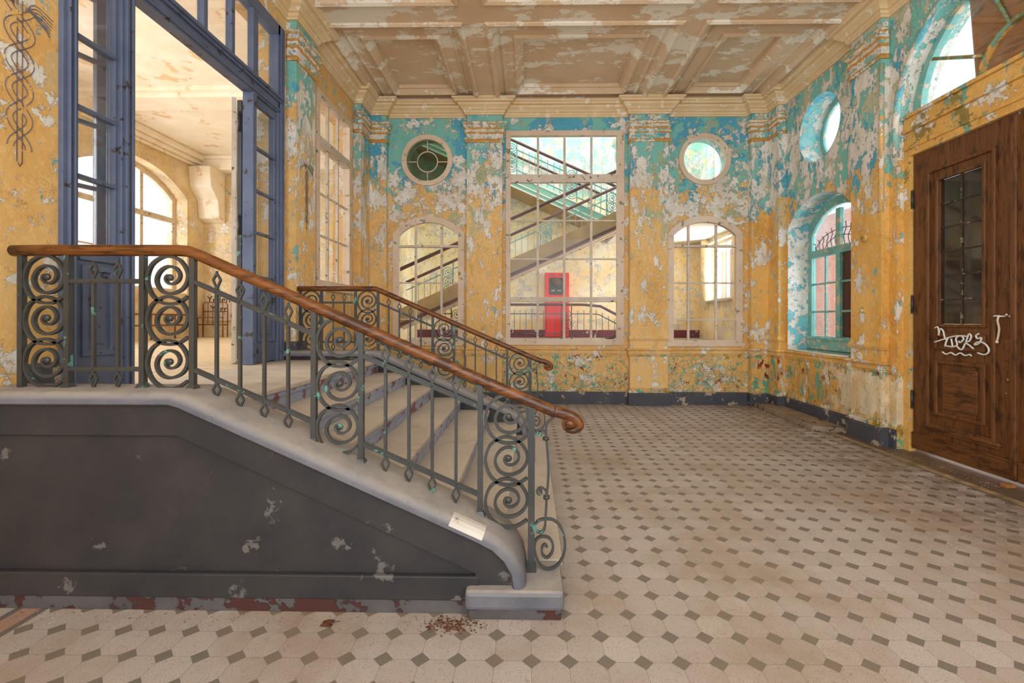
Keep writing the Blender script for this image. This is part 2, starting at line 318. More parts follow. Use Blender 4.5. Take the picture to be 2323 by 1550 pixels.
class MB:
    def __init__(s): s.v = []; s.f = []; s.sm = []
    def add(s, vs, fs, smooth=False):
        o = len(s.v); s.v += [tuple(v) for v in vs]; s.f += [tuple(i+o for i in f) for f in fs]; s.sm += [smooth]*len(fs); return s
    def box(s, x0, x1, y0, y1, z0, z1):
        vs = [(x, y, z) for x in (x0, x1) for y in (y0, y1) for z in (z0, z1)]
        return s.add(vs, [(0, 1, 3, 2), (4, 6, 7, 5), (0, 4, 5, 1), (2, 3, 7, 6), (0, 2, 6, 4), (1, 5, 7, 3)])
    def tube(s, pts, r, n=8, caps=True, flat=None):
        """round tube through pts; r number or list; flat=(a,b): rectangular section"""
        P = [Vector(p) for p in pts]; m = len(P); R = r if isinstance(r, (list, tuple)) else [r]*m
        T = [(P[min(i+1, m-1)]-P[max(i-1, 0)]).normalized() for i in range(m)]
        ref = Vector((0, 1, 0)) if abs(T[0].y) < .9 else Vector((1, 0, 0))
        vs = []; nrm = (ref - T[0]*ref.dot(T[0])).normalized()
        for i in range(m):
            nrm = (nrm - T[i]*nrm.dot(T[i])).normalized(); b = T[i].cross(nrm)
            if flat:
                k = R[i]; sec = [(-flat[0], -flat[1]), (flat[0], -flat[1]), (flat[0], flat[1]), (-flat[0], flat[1])]
                vs += [P[i]+nrm*a*k+b*c*k for a, c in sec]
            else: vs += [P[i]+(nrm*math.cos(2*math.pi*j/n)+b*math.sin(2*math.pi*j/n))*R[i] for j in range(n)]
        q = 4 if flat else n; fs = []
        for i in range(m-1):
            for j in range(q): fs.append((i*q+j, i*q+(j+1) % q, (i+1)*q+(j+1) % q, (i+1)*q+j))
        if caps: fs += [tuple(range(q))[::-1], tuple((m-1)*q+j for j in range(q))]
        return s.add(vs, fs, not flat)
    def ball(s, c, r, n=10, sy=1.0):
        vs = []; fs = []
        for i in range(n//2+1):
            a = math.pi*i/(n//2)
            for j in range(n): vs.append((c[0]+r*math.sin(a)*math.cos(2*math.pi*j/n), c[1]+sy*r*math.sin(a)*math.sin(2*math.pi*j/n), c[2]+r*math.cos(a)))
        for i in range(n//2):
            for j in range(n): fs.append((i*n+j, i*n+(j+1) % n, (i+1)*n+(j+1) % n, (i+1)*n+j))
        return s.add(vs, fs, True)
    def prism(s, poly, y0, y1, fn=lambda u, w, v: (u, w, v)):
        """poly in (u,v); extruded along w from y0 to y1; fn maps (u,w,v) to xyz"""
        n = len(poly); vs = [fn(u, y0, v) for u, v in poly]+[fn(u, y1, v) for u, v in poly]
        return s.add(vs, [tuple(range(n)), tuple(range(n, 2*n))[::-1]]+[(i, (i+1) % n, n+(i+1) % n, n+i) for i in range(n)])
    def build(s, name, mat, parent=None, origin=None, bevel=0, label=None):
        me = bpy.data.meshes.new(name); o = origin or (tuple(parent.location) if parent else (0, 0, 0))
        # world location of the parent chain
        if parent is not None and origin is None:
            o = Vector((0, 0, 0)); p = parent
            while p: o += p.location; p = p.parent
        me.from_pydata([(v[0]-o[0], v[1]-o[1], v[2]-o[2]) for v in s.v], [], s.f); me.update()
        for p, f in zip(me.polygons, s.sm): p.use_smooth = f
        bm = bmesh.new(); bm.from_mesh(me); bmesh.ops.recalc_face_normals(bm, faces=bm.faces); bm.to_mesh(me); bm.free()
        me.materials.append(mat); ob = bpy.data.objects.new(name, me); COL.objects.link(ob)
        if parent: ob.parent = parent
        elif origin: ob.location = origin
        if bevel:
            b = ob.modifiers.new('bevel', 'BEVEL'); b.width = bevel; b.segments = 2; b.limit_method = 'ANGLE'
        if label: ob['label'] = label
        return ob

def slab(name, outer, holes, w0, w1, mat, fn, parent=None, bevel=0):
    """flat plate with holes: outlines in (u,v), thickness from w0 to w1, fn(u,w,v)->xyz"""
    cu = bpy.data.curves.new('tmp', 'CURVE'); cu.dimensions = '2D'; cu.fill_mode = 'BOTH'; cu.extrude = .5
    for pl in [outer]+holes:
        sp = cu.splines.new('POLY'); sp.points.add(len(pl)-1)
        for p, (u, v) in zip(sp.points, pl): p.co = (u, v, 0, 1)
        sp.use_cyclic_u = True
    ob = bpy.data.objects.new('tmp', cu); COL.objects.link(ob); dg = bpy.context.evaluated_depsgraph_get()
    me = bpy.data.meshes.new_from_object(ob.evaluated_get(dg)); bpy.data.objects.remove(ob); bpy.data.curves.remove(cu)
    vs = [fn(v.co.x, w0+(v.co.z+.5)*(w1-w0), v.co.y) for v in me.vertices]
    fs = [tuple(p.vertices) for p in me.polygons]; bpy.data.meshes.remove(me)
    bm = bmesh.new(); bv = [bm.verts.new(v) for v in vs]
    for f in fs:
        try: bm.faces.new([bv[i] for i in f])
        except ValueError: pass
    bmesh.ops.remove_doubles(bm, verts=bm.verts, dist=1e-5); bm.verts.index_update()
    m = MB(); m.add([v.co[:] for v in bm.verts], [tuple(v.index for v in f.verts) for f in bm.faces]); bm.free()
    return m.build(name, mat, parent, bevel=bevel)

FX = lambda u, w, v: (u, w, v)      # plane facing y: u = x, v = z
FY = lambda u, w, v: (w, u, v)      # plane facing x: u = y, v = z
def rect(a, b, c, d): return [(a, c), (b, c), (b, d), (a, d)]
def circ(u, v, r, n=40): return [(u+r*math.cos(2*math.pi*i/n), v+r*math.sin(2*math.pi*i/n)) for i in range(n)]
def arch(u0, u1, v0, vs, rise, n=20, inset=0.0):
    """straight sides from v0 to springing vs, then a circular arc of given rise"""
    w = (u1-u0)/2; c = (u0+u1)/2; R = (w*w+rise*rise)/(2*rise); cz = vs+rise-R
    w2 = w-inset; R2 = R-inset; a = math.asin(min(1, w2/R2))
    pts = [(c-w2, v0+inset), (c+w2, v0+inset)]
    for i in range(n+1):
        t = a-2*a*i/n; pts.append((c+R2*math.sin(t), cz+R2*math.cos(t)))
    return pts
def arch_top(u, u0, u1, vs, rise, inset=0):
    w = (u1-u0)/2; c = (u0+u1)/2; R = (w*w+rise*rise)/(2*rise); return vs+rise-R+math.sqrt(max(0, (R-inset)**2-(u-c)**2))
def spl(pts, n=5, closed=False):
    """Catmull-Rom through points"""
    P = [Vector(p) for p in pts]; out = []; m = len(P)
    for i in range(m-1):
        a = P[max(i-1, 0)]; b = P[i]; c = P[i+1]; d = P[min(i+2, m-1)]
        for k in range(n):
            t = k/n; out.append(.5*((2*b)+(c-a)*t+(2*a-5*b+4*c-d)*t*t+(3*b-a-3*c+d)*t**3))
    out.append(P[-1]); return out

def thing(name, label, cat, loc=(0, 0, 0), group=None):
    o = bpy.data.objects.new(name, None); COL.objects.link(o); o.location = loc; o.empty_display_size = .1
    o['label'] = label; o['category'] = cat
    if group: o['group'] = group
    return o
def tag(o, label, cat, group=None, kind=None):
    o['label'] = label; o['category'] = cat
    if group: o['group'] = group
    if kind: o['kind'] = kind
    return o
def struct(o, label=None):
    o['kind'] = 'structure'
    if label: o['label'] = label
    return o
def sroot(name, label, loc=(0, 0, 0)):
    o = bpy.data.objects.new(name, None); COL.objects.link(o); o.location = loc; struct(o, label); return o
def dup(root, loc, label, group=None):
    def cp(o, par):
        c = o.copy(); COL.objects.link(c)
        if par: c.parent = par
        for ch in o.children: cp(ch, c)
        return c
    r = cp(root, None); r.location = loc; r['label'] = label
    if group: r['group'] = group
    return r

# ------------------------------------------------------------------ the room shell
XL, XR, YB, ZC = -3.05, 4.46, 8.5, 5.54
ZL = 1.057          # landing level
struct(MB().box(-3.35, 4.95, -2.2, 8.8, -.2, 0).build('floor', M['floor']), 'octagonal mosaic tile floor with dark diamond insets')

# walls with their openings
door_l = rect(2.95, 5.59, ZL-.03, 5.09)
win_l = rect(6.53, 7.78, 2.05, 4.88)
wl = struct(slab('wall_left', rect(-2.2, 8.8, 0, 5.75), [door_l, win_l], XL, XL-.3, M['wall_left'], FY))
bigw = rect(-.433, 1.757, 1.09, 5.06)
aL = (-2.53, -1.20); aR = (2.55, 3.92)
archL = arch(*aL, 1.075, 3.16, .32); archR = arch(*aR, 1.075, 3.16, .32)
rL = (-1.895, 4.52); rR = (3.227, 4.52)
wb = struct(slab('wall_back', rect(-3.35, 4.95, 0, 5.75), [bigw, archL, archR, circ(*rL, .43), circ(*rR, .43)], YB, YB+.3, M['wall_back'], FX))
niche = arch(6.37, 7.97, 1.05, 3.14, .38)
dcen = 4.37
doorway = [(dcen+1.26*math.cos(math.pi*i/28), 3.95+1.22*math.sin(math.pi*i/28)) for i in range(29)]
wr = struct(slab('wall_right', [(-2.2, 0), (dcen-1.26, 0)]+doorway[::-1]+[(dcen+1.26, 0), (8.5, 0), (8.5, 5.75), (-2.2, 5.75)], [niche, circ(7.14, 4.53, .5)], XR, XR+.4, M['wall_right'], FY))

# ceiling
cl = struct(MB().box(-3.35, 4.9, -2.2, 8.8, 5.70, 5.85).build('ceiling', M['ceil']), 'coffered ceiling with flaking beige paint')
XC = [(-2.75, -.95), (-.55, 2.03), (2.40, 4.10)]; YC = [(6.17, 8.50), (3.45, 5.72), (.7, 3.0), (-2.0, .3)]
outer = rect(-3.05, 4.46, -2.2, 8.5); holes = [rect(a, b, c, d) for a, b in XC for c, d in YC]
slab('ceiling_beams', outer, holes, ZC, 5.705, M['ceil'], lambda u, w, v: (u, v, w), cl)
def frame_loops(x0, x1, y0, y1, prof):
    m = MB(); vs = []
    for d, z in prof: vs += [(x0+d, y0+d, z), (x1-d, y0+d, z), (x1-d, y1-d, z), (x0+d, y1-d, z)]
    fs = [(i*4+j, i*4+(j+1) % 4, (i+1)*4+(j+1) % 4, (i+1)*4+j) for i in range(len(prof)-1) for j in range(4)]
    return m.add(vs, fs)
for a, b in XC:
    for c, d in YC:
        frame_loops(a, b, c, d, [(-.05, ZC), (-.05, ZC-.022), (-.02, ZC-.04), (.02, ZC-.022), (.035, ZC), (.035, 5.575), (.10, 5.60), (.13, 5.60), (.13, 5.585), (.155, 5.575), (.18, 5.60), (.33, 5.60), (.33, 5.575), (.36, 5.565), (.39, 5.60), (.43, 5.64), (.44, 5.64), (.46, 5.64), (.46, 5.70)]).build('coffer_moulding', M['ceil'], cl)

# plan outline, left wall -> back -> right
PTH = [(-3.05, -2.2), (-3.05, 5.70), (-2.92, 5.70), (-2.92, 6.21), (-3.05, 6.21), (-3.05, 7.91), (-2.92, 7.91), (-2.92, 8.37), (-2.62, 8.37), (-2.62, 8.5),
       (-1.14, 8.5), (-1.14, 8.37), (-.49, 8.37), (-.49, 8.5), (1.84, 8.5), (1.84, 8.37), (2.53, 8.37), (2.53, 8.5), (4.03, 8.5), (4.03, 8.37), (4.33, 8.37),
       (4.33, 8.03), (4.46, 8.03), (4.46, 6.28), (4.36, 6.28), (4.36, 5.75), (4.46, 5.75), (4.46, -2.2)]
def sweep(path, prof, i0, i1, close=True):
    m = MB(); n = len(path); k = len(prof); vs = []
    for i in range(i0, i1+1):
        p = Vector(path[i]); ns = []
        if i > 0: d = (p-Vector(path[i-1])).normalized(); ns.append(Vector((d.y, -d.x)))
        if i < n-1: d = (Vector(path[i+1])-p).normalized(); ns.append(Vector((d.y, -d.x)))
        mt = ns[0] if len(ns) == 1 else (ns[0]+ns[1])/(1+ns[0].dot(ns[1]))
        vs += [(p.x+mt.x*d, p.y+mt.y*d, z) for d, z in prof]
    c = i1-i0+1; fs = [(i*k+j, i*k+(j+1) % k, (i+1)*k+(j+1) % k, (i+1)*k+j) for i in range(c-1) for j in range(k if close else k-1)]
    if close: fs += [tuple(range(k)), tuple((c-1)*k+j for j in range(k))]
    return m.add(vs, fs)
CORN = [(0, 5.30), (.03, 5.30), (.035, 5.325), (.05, 5.335), (.055, 5.37), (.075, 5.375), (.10, 5.41), (.14, 5.44), (.15, 5.47), (.20, 5.475), (.205, 5.50), (.24, 5.52), (.25, 5.54), (0, 5.54)]
struct(sweep(PTH, CORN, 0, 8).build('trim_1', M['cornice']), 'stepped ceiling cornice along the left wall')
struct(sweep(PTH, CORN, 8, 20).build('trim_2', M['cornice']), 'stepped ceiling cornice along the back wall')
struct(sweep(PTH, CORN, 20, 27).build('trim_3', M['cornice']), 'stepped ceiling cornice along the right wall')
# pilasters (parts of their wall) with capitals and bases
CAP = [(0, 4.80), (.02, 4.80), (.03, 4.83), (.012, 4.86), (.012, 4.95), (.03, 4.97), (.04, 5.0), (.028, 5.01), (.03, 5.06), (.06, 5.085), (.075, 5.12), (.075, 5.15), (.06, 5.17), (0, 5.17)]
PBS = [(0, 1.19), (.014, 1.19), (.024, 1.225), (.02, 1.25), (.01, 1.27), (0, 1.285)]
def pilaster(poly, idx, wall, mat, zb=0.0):
    """poly: plan rectangle x0,x1,y0,y1; idx: path range going round it"""
    p = MB().box(*poly, zb, 5.32).build('pilaster', mat, wall)
    sweep(PTH, CAP, *idx).build('capital', M['cap'], p)
    if zb < 1: sweep(PTH, PBS, *idx).build('base_moulding', mat, p)
    return p
pilaster((XL-.02, -2.92, 5.70, 6.21), (1, 4), wl, M['pil'], ZL)
pilaster((XL-.02, -2.92, 7.91, 8.5), (5, 7), wl, M['pil'])
pilaster((-2.93, -2.62, 8.37, 8.52), (7, 9), wb, M['pil'])
pilaster((-1.14, -.49, 8.37, 8.52), (10, 13), wb, M['pil'])
pilaster((1.84, 2.53, 8.37, 8.52), (14, 17), wb, M['pil'])
pilaster((4.03, 4.34, 8.37, 8.52), (18, 20), wb, M['wall_right'])
pilaster((4.33, 4.48, 8.03, 8.5), (20, 22), wr, M['wall_right'])
pilaster((4.36, 4.48, 5.75, 6.28), (23, 26), wr, M['wall_right'])
# dado sill rail and baseboards
RAIL = [(0, .90), (.012, .90), (.02, .925), (.02, .94), (.035, .945), (.035, 1.0), (.06, 1.01), (.065, 1.03), (.05, 1.045), (0, 1.045)]
struct(sweep(PTH, RAIL, 8, 20).build('trim_4', M['wall_back']), 'flaking dado rail under the back windows')
PR = PTH[:27]+[(4.46, 5.63)]
struct(sweep(PR, RAIL, 20, 27).build('trim_5', M['wall_right']), 'flaking dado rail along the right wall')
PL = [(-3.05, 5.95)]+[(-2.92, 5.95), (-2.92, 6.21)]+PTH[4:9]
struct(sweep(PL, RAIL, 0, 7).build('trim_6', M['wall_left']), 'dado rail on the left wall behind the stairs')
BASE = [(0, 0), (.03, 0), (.03, .21), (.02, .23), (0, .235)]
BND = [(0, .235), (.018, .235), (.022, .27), (.012, .29), (.012, .31), (0, .32)]
struct(sweep(PTH, BASE, 8, 20).build('baseboard_back', M['baseboard']))
struct(sweep(PR, BASE, 20, 27).build('baseboard_right', M['baseboard']))
struct(sweep(PTH, BND, 8, 20).build('trim_7', M['wall_back'])); struct(sweep(PR, BND, 20, 27).build('trim_8', M['wall_right']))
BL = [(0, ZL), (.025, ZL), (.025, ZL+.2), (.015, ZL+.22), (0, ZL+.225)]
bl = struct(sweep([(-3.05, 2.7), (-3.05, 2.95)], BL, 0, 1).build('baseboard_left', M['baseboard']))
sweep([(-3.05, 5.59), (-3.05, 5.70), (-2.92, 5.70), (-2.92, 5.95)], BL, 0, 3).build('baseboard_run', M['baseboard'], bl)
# door arch bead and reveal linings
def lining(name, pts, x0, x1, mat, fn, parent, closed=True, off=.004):
    cu = sum(p[0] for p in pts)/len(pts); cv = sum(p[1] for p in pts)/len(pts)
    q = [(u+(cu-u)*off, v+(cv-v)*off) for u, v in pts]; n = len(q)
    return MB().add([fn(u, x0, v) for u, v in q]+[fn(u, x1, v) for u, v in q], [(i, (i+1) % n, n+(i+1) % n, n+i) for i in range(n if closed else n-1)], n > 20).build(name, mat, parent)
lining('niche_lining', niche, XR-.002, XR+.4, M['reveal'], FY, wr)
lining('round_opening_lining', circ(7.14, 4.53, .5, 64), XR-.002, XR+.4, M['reveal'], FY, wr)
lining('round_opening_lining', circ(*rR, .43, 48), YB+.01, YB+.3, M['reveal'], FX, wb)
bead = [(XR-.0, 5.65, z) for z in (3.55, 3.8, 3.95)]+[(XR, dcen+1.28*math.cos(math.pi*i/28), 3.95+1.24*math.sin(math.pi*i/28)) for i in range(1, 28)]+[(XR, dcen-1.28, 3.95), (XR, dcen-1.28, 3.55)]
MB().tube(bead, .035, 10).build('arch_bead', M['reveal'], wr)
MB().tube([(4.375, 5.765, z) for z in (2.9, 3.2, 4.0, 4.75)], .03, 10).build('corner_bead', M['pil'], wr)
# narrow yellow jamb casing of the door
MB().box(XR+.08, XR+.16, dcen+1.18, dcen+1.27, 0, 3.72).box(XR+.08, XR+.16, dcen-1.27, dcen-1.18, 0, 3.72).box(XR+.08, XR+.16, dcen-1.18, dcen+1.18, 3.52, 3.72).build('door_casing', M['lintel'], wr)
m = MB()
for z0, z1, d in ((3.60, 3.66, .03), (3.66, 3.80, .015), (3.80, 3.84, .05), (3.84, 3.97, .025), (3.97, 4.01, .06)):
    m.box(XR+.09-d, XR+.2, dcen-1.25, dcen+1.25, z0, z1)
m.build('lintel', M['lintel'], wr, bevel=.006)

# ------------------------------------------------------------------ back wall windows
def panes(mb, holes_uv, w): pass
def bars_window(n, label, shape, inner, w0, w1, vbars, hbars, mat, fn, topf, bot, side, bw=.021, glass='glass', hmat=None, thick=()):
    """frame ring + muntin bars + glass panes; fn maps (u,w,v)"""
    r = sroot('window_%d' % n, label)
    slab('window_frame', shape, [inner], w0, w1, mat, fn, r, bevel=.008)
    mv = MB(); wm = (w0+w1)/2
    def bx(m, u0, u1, v0, v1, k0, k1):
        a = fn(u0, k0, v0); b = fn(u1, k1, v1)
        m.box(min(a[0], b[0]), max(a[0], b[0]), min(a[1], b[1]), max(a[1], b[1]), min(a[2], b[2]), max(a[2], b[2]))
    u0, u1 = side
    for u in vbars: bx(mv, u-bw, u+bw, bot, topf(u), wm-.02, wm+.02)
    for v in hbars:
        a, b = u0, u1; bx(mv, a, b, v-bw*.7, v+bw*.7, wm-.016, wm+.016)
    for v, h in thick: bx(mv, u0, u1, v-h, v+h, w0+.004, w1-.004)
    mv.build('muntins', hmat or mat, r, bevel=.003)
    return r, wm
def glass_fill(r, poly, wm, fn, mat='glass'):
    n = len(poly); MB().prism(poly, wm-.002, wm+.002, fn).build('glass_pane', M[mat], r)

r, wm = bars_window(1, 'large cream many-paned window in the middle of the back wall', rect(-.433, 1.757, 1.09, 5.06), rect(-.345, 1.62, 1.20, 4.965), YB-.03, YB+.06,
    [.163, .654, 1.152], [3.396, 2.685], M['cream'], FX, lambda u: 4.965, 1.20, (-.345, 1.62), hmat=M['cream_grey'], thick=((4.175, .075), (1.935, .045)))
ga = [-.345, .163, .654, 1.152, 1.62]; gb = [1.20, 1.935, 2.685, 3.396, 4.175, 4.965]
for i in range(4):
    for j in range(5):
        if (i, j) in ((3, 4),): continue        # broken away
        MB().box(ga[i]+.01, ga[i+1]-.01, wm-.002, wm+.002, gb[j]+.01, gb[j+1]-.01).build('glass_pane', M['glass'], r)
MB().add([(1.56, wm, 4.9), (1.62, wm, 4.93), (1.62, wm, 4.4), (1.58, wm, 4.55), (1.60, wm, 4.7), (1.52, wm, 4.78)], [(0, 1, 2, 3, 4, 5)]).build('glass_shard', M['glass_dark'], r)
for k, (a, lab, vb) in enumerate(((aL, 'arched cream window left of the middle window', (-2.108, -1.626)), (aR, 'arched cream window right of the middle window', (2.941, 3.448)))):
    sh = arch(a[0], a[1], 1.075, 3.16, .32); inn = arch(a[0], a[1], 1.075, 3.16, .32, inset=.115)
    r, wm = bars_window(2+k, lab, sh, inn, YB-.03, YB+.06, vb, (2.921, 2.243, 1.565), M['cream'], FX,
        lambda u: arch_top(u, a[0], a[1], 3.16, .32, .115), 1.19, (a[0]+.115, a[1]-.115), hmat=M['cream_grey'], thick=((2.921, .02),))
    glass_fill(r, inn, wm, FX)
for k, (c, lab) in enumerate(((rL, 'round cream window left, dark glass with a ring of bars'), (rR, 'round cream window right, open to a green room'))):
    r = sroot('window_%d' % (4+k), lab)
    slab('window_frame', circ(*c, .475, 56), [circ(*c, .385, 56)], YB-.035, YB+.05, M['cream'], FX, r, bevel=.015)
    if k == 0:
        m = MB(); m.tube([(c[0]+.19*math.cos(t*.2618), YB+.02, c[1]-.02+.19*math.sin(t*.2618)) for t in range(25)], .012, 6, False)
        for dx, dz in ((1, 0), (-1, 0), (0, 1), (0, -1)): m.tube([(c[0]+dx*.19, YB+.02, c[1]-.02+dz*.19), (c[0]+dx*.39, YB+.02, c[1]-.02+dz*.39)], .011, 6)
        m.build('muntins', M['cream_grey'], r)
        glass_fill(r, circ(*c, .385, 40), YB+.02, FX, 'glass_dark')
    else: glass_fill(r, circ(*c, .385, 40), YB+.02, FX)
# left wall window
r, wm = bars_window(6, 'tall tan window on the left wall between pilasters', rect(6.56, 7.85, 2.03, 4.90), rect(6.66, 7.75, 2.14, 4.80), XL+.02, XL-.10,
    [7.02, 7.385], [3.42, 2.80], M['cream'], FY, lambda u: 4.80, 2.14, (6.66, 7.75), hmat=M['cream_grey'], thick=((4.17, .06),), bw=.02)
glass_fill(r, rect(6.66, 7.75, 2.14, 4.80), wm, FY)
MB().box(XL-.02, XL+.05, 6.52, 7.9, 1.99, 2.03).build('window_sill', M['cream'], r)
r.location.y = -.05
# niche window in the right wall
r = sroot('window_7', 'turquoise arched window deep in the right wall niche')
ns = arch(6.32, 7.88, 1.07, 3.14, .36); X7 = XR+.33
slab('window_frame', ns, [arch(6.42, 7.78, 1.30, 2.62, .001, 2), arch(6.42, 7.78, 2.70, 2.98, .38)], X7, X7+.07, M['turq'], FY, r, bevel=.008)
m = MB()
for u in (7.10,): m.box(X7-.015, X7+.05, u-.05, u+.05, 1.3, 3.30)
for u in (6.76, 7.44): m.box(X7+.01, X7+.04, u-.014, u+.014, 1.3, 2.65)
for z in (1.70, 2.16): m.box(X7+.005, X7+.04, 6.42, 7.78, z-.016, z+.016)
m.box(X7-.02, X7+.06, 6.40, 7.80, 2.60, 2.72)
m.build('muntins', M['turq'], r, bevel=.004)
m = MB()       # leaded flame tracery in the head
for i in range(-6, 7):
    u = 7.10+i*.1; h = .40-.045*abs(i)
    m.tube(spl([(X7+.03, u, 2.72), (X7+.03, u+.03, 2.72+h*.4), (X7+.03, u-.015+i*.004, 2.72+h*.7), (X7+.03, u+i*.012, 2.72+h)], 4), .006, 5)
for rr in (.18, .30): m.tube([(X7+.03, 7.10+rr*2.0*math.cos(math.pi*i/16), 2.72+rr*math.sin(math.pi*i/16)*.9) for i in range(17)], .006, 5)
m.build('leading', M['iron'], r)
MB().box(X7+.03, X7+.034, 7.15, 7.78, 1.30, 2.62).build('glass_pane', M['glass'], r)
MB().box(X7+.03, X7+.034, 6.42, 7.05, 1.30, 2.62).build('glass_pane', mk_glass('brown_dirty_glass', .15, (.30, .25, .22), .22, (110, 90, 78)), r)
glass_fill(r, arch(6.42, 7.78, 2.70, 2.98, .38), X7+.036, FY, 'glass_milk')
MB().box(X7-.05, X7, 6.35, 7.85, 1.08, 1.28).box(X7-.07, X7, 6.35, 7.85, 1.24, 1.29).build('apron_board', M['turq'], r, bevel=.01)
MB().prism([(XR-.01, 1.045), (X7, 1.075), (X7, 1.0), (XR-.01, 1.0)], 6.3, 7.9, lambda u, w, v: (u, w, v)).build('window_sill', M['turq'], r)
r.location.y = .07
# round window on the right wall: glazed at the outer face
r = sroot('window_8', 'round deep window high on the right wall')
slab('window_frame', circ(7.07, 4.53, .5, 48), [circ(7.07, 4.53, .43, 48)], XR+.34, XR+.39, M['turq'], FY, r)
glass_fill(r, circ(7.07, 4.53, .43, 40), XR+.365, FY, 'glass_milk'); r.location.y = .07
# fanlight above the entrance door
r = sroot('window_9', 'arched fanlight over the entrance door, half boarded')
XF = XR+.17
fo = [(dcen+1.24*math.cos(math.pi*i/32), 4.01+1.14*math.sin(math.pi*i/32)) for i in range(33)]
fi = [(dcen+1.13*math.cos(math.pi*i/32), 4.07+1.03*math.sin(math.pi*i/32)) for i in range(33)]
slab('window_frame', fo, [fi], XF, XF+.08, M['turq'], FY, r, bevel=.01)
m = MB(); m.tube([(XF+.03, dcen+.42*math.cos(math.pi*i/20), 4.05+.40*math.sin(math.pi*i/20)) for i in range(21)], 1, flat=(.022, .03))
for a in (30, 70, 110, 150):
    c, s_ = math.cos(math.radians(a)), math.sin(math.radians(a)); m.tube([(XF+.025, dcen+.42*c, 4.05+.4*s_), (XF+.025, dcen+1.14*c, 4.05+1.05*s_)], .019, 6)
m.build('muntins', M['lintel'], r)
glass_fill(r, fi, XF+.04, FY)
m = MB().prism([(4.88, 4.07)]+[(dcen+1.13*math.cos(t), 4.07+1.03*math.sin(t)) for t in [math.acos(.58/1.13)+(math.pi-math.acos(.58/1.13))*i/24 for i in range(25)]], XF+.05, XF+.065, FY)
m.build('plywood_panel', M['ply'], r, label='plywood board behind the glass')

# ------------------------------------------------------------------ entrance door, right wall
XD = XR+.12
def door_leaf(root, y0, y1, hinge):
    """y0<y1; hinge at y1 if hinge>0"""
    a, b = y0, y1; w_ = b-a; st = .13
    gy0, gy1 = a+.31, b-.34
    leaf = slab('door_leaf', rect(a, b, .04, 3.515), [rect(gy0, gy1, 1.52, 3.12)], XD, XD+.06, M['door_wood'], FY, root, bevel=.004)
    # raised bolection frames
    def fr(u0, u1, v0, v1, t, d, name, mat=M['door_wood']):
        slab(name, rect(u0, u1, v0, v1), [rect(u0+t, u1-t, v0+t, v1-t)], XD-d, XD+.01, mat, FY, leaf, bevel=.008)
    fr(gy0-.14, gy1+.14, .36, 3.27, .035, .03, 'outer_moulding'); fr(gy0-.035, gy1+.035, 1.485, 3.155, .035, .022, 'glazing_moulding')
    for v0, v1, nm in ((1.24, 1.42, 'small_panel'), (.50, 1.12, 'lower_panel')):
        fr(gy0-.04, gy1+.04, v0, v1, .04, .028, nm+'_moulding')
        MB().box(XD-.012, XD+.01, gy0+.05, gy1-.05, v0+.06+(.02 if v0 < 1 else 0), v1-.06-(.02 if v0 < 1 else 0)).build(nm, M['door_wood_h'], leaf, bevel=.01)
    MB().box(XD-.035, XD+.01, gy0-.19, gy1+.19, .33, .37).box(XD-.02, XD+.01, gy0-.17, gy1+.17, .30, .33).build('drip_moulding', M['door_wood_h'], leaf, bevel=.008)
    MB().box(XD-.025, XD+.01, a+.01, b-.01, .05, .22).box(XD-.032, XD, a+.01, b-.01, .22, .24).build('kick_board', M['door_wood_h'], leaf, bevel=.004)
    g = MB(); gm = (gy0+gy1)/2
    g.box(XD+.012, XD+.03, gm-.010, gm+.010, 1.52, 3.12)
    for i in range(1, 6): g.box(XD+.014, XD+.028, gy0, gy1, 1.52+i*1.6/6-.009, 1.52+i*1.6/6+.009)
    g.build('glazing_bars', M['lead'], leaf)
    for i in range(6):
        for q0, q1 in ((gy0, gm), (gm, gy1)):
            MB().box(XD+.022, XD+.026, q0+.002, q1-.002, 1.52+i*1.6/6+.002, 1.52+(i+1)*1.6/6-.002).build('glass_pane', M['door_glass'], leaf)
    hy = y1 if hinge > 0 else y0
    for z in (.62, 1.75, 3.0): MB().tube([(XD-.012, hy+.005*hinge, z-.09), (XD-.012, hy+.005*hinge, z+.09)], .014, 8).ball((XD-.012, hy+.005*hinge, z+.1), .014, 8).ball((XD-.012, hy+.005*hinge, z-.1), .014, 8).build('hinge', M['iron'], leaf)
    return leaf
dr = sroot('door_1', 'old brown double entrance door with leaded glass on the right')
lf = door_leaf(dr, 4.315, 5.465, 1)
lf2 = door_leaf(dr, 3.14, 4.285, -1)
MB().box(XD-.04, XD+.02, 4.28, 4.335, .06, 3.48).build('meeting_stile', M['door_wood'], lf, bevel=.008)
# latch, key plate
MB().box(XD-.006, XD+.002, 4.36, 4.41, 1.08, 1.38).build('handle_plate', M['door_wood_h'], lf)
hd = MB(); hd.tube(spl([(XD, 4.41, 1.60), (XD-.05, 4.41, 1.60), (XD-.055, 4.44, 1.605), (XD-.05, 4.47, 1.60), (XD, 4.47, 1.60)], 4), .007, 7); hd.ball((XD-.004, 4.36, 1.60), .014); hd.ball((XD-.004, 4.395, 1.615), .012)
hd.build('latch_hook', M['whitem'], lf)
MB().tube(spl([(XD-.05, 4.42, 1.61), (XD-.06, 4.425, 1.56), (XD-.03, 4.44, 1.48), (XD-.02, 4.46, 1.40), (XD-.02, 4.47, 1.36)], 4), .009, 7).ball((XD-.02, 4.47, 1.35), .015).build('rope', M['cream'], lf, label='white cord tied to the latch')
MB().ball((XD, 4.385, .99), .02).ball((XD, 4.36, .86), .01).ball((XD, 4.40, .86), .01).build('keyhole', M['brass'], lf)
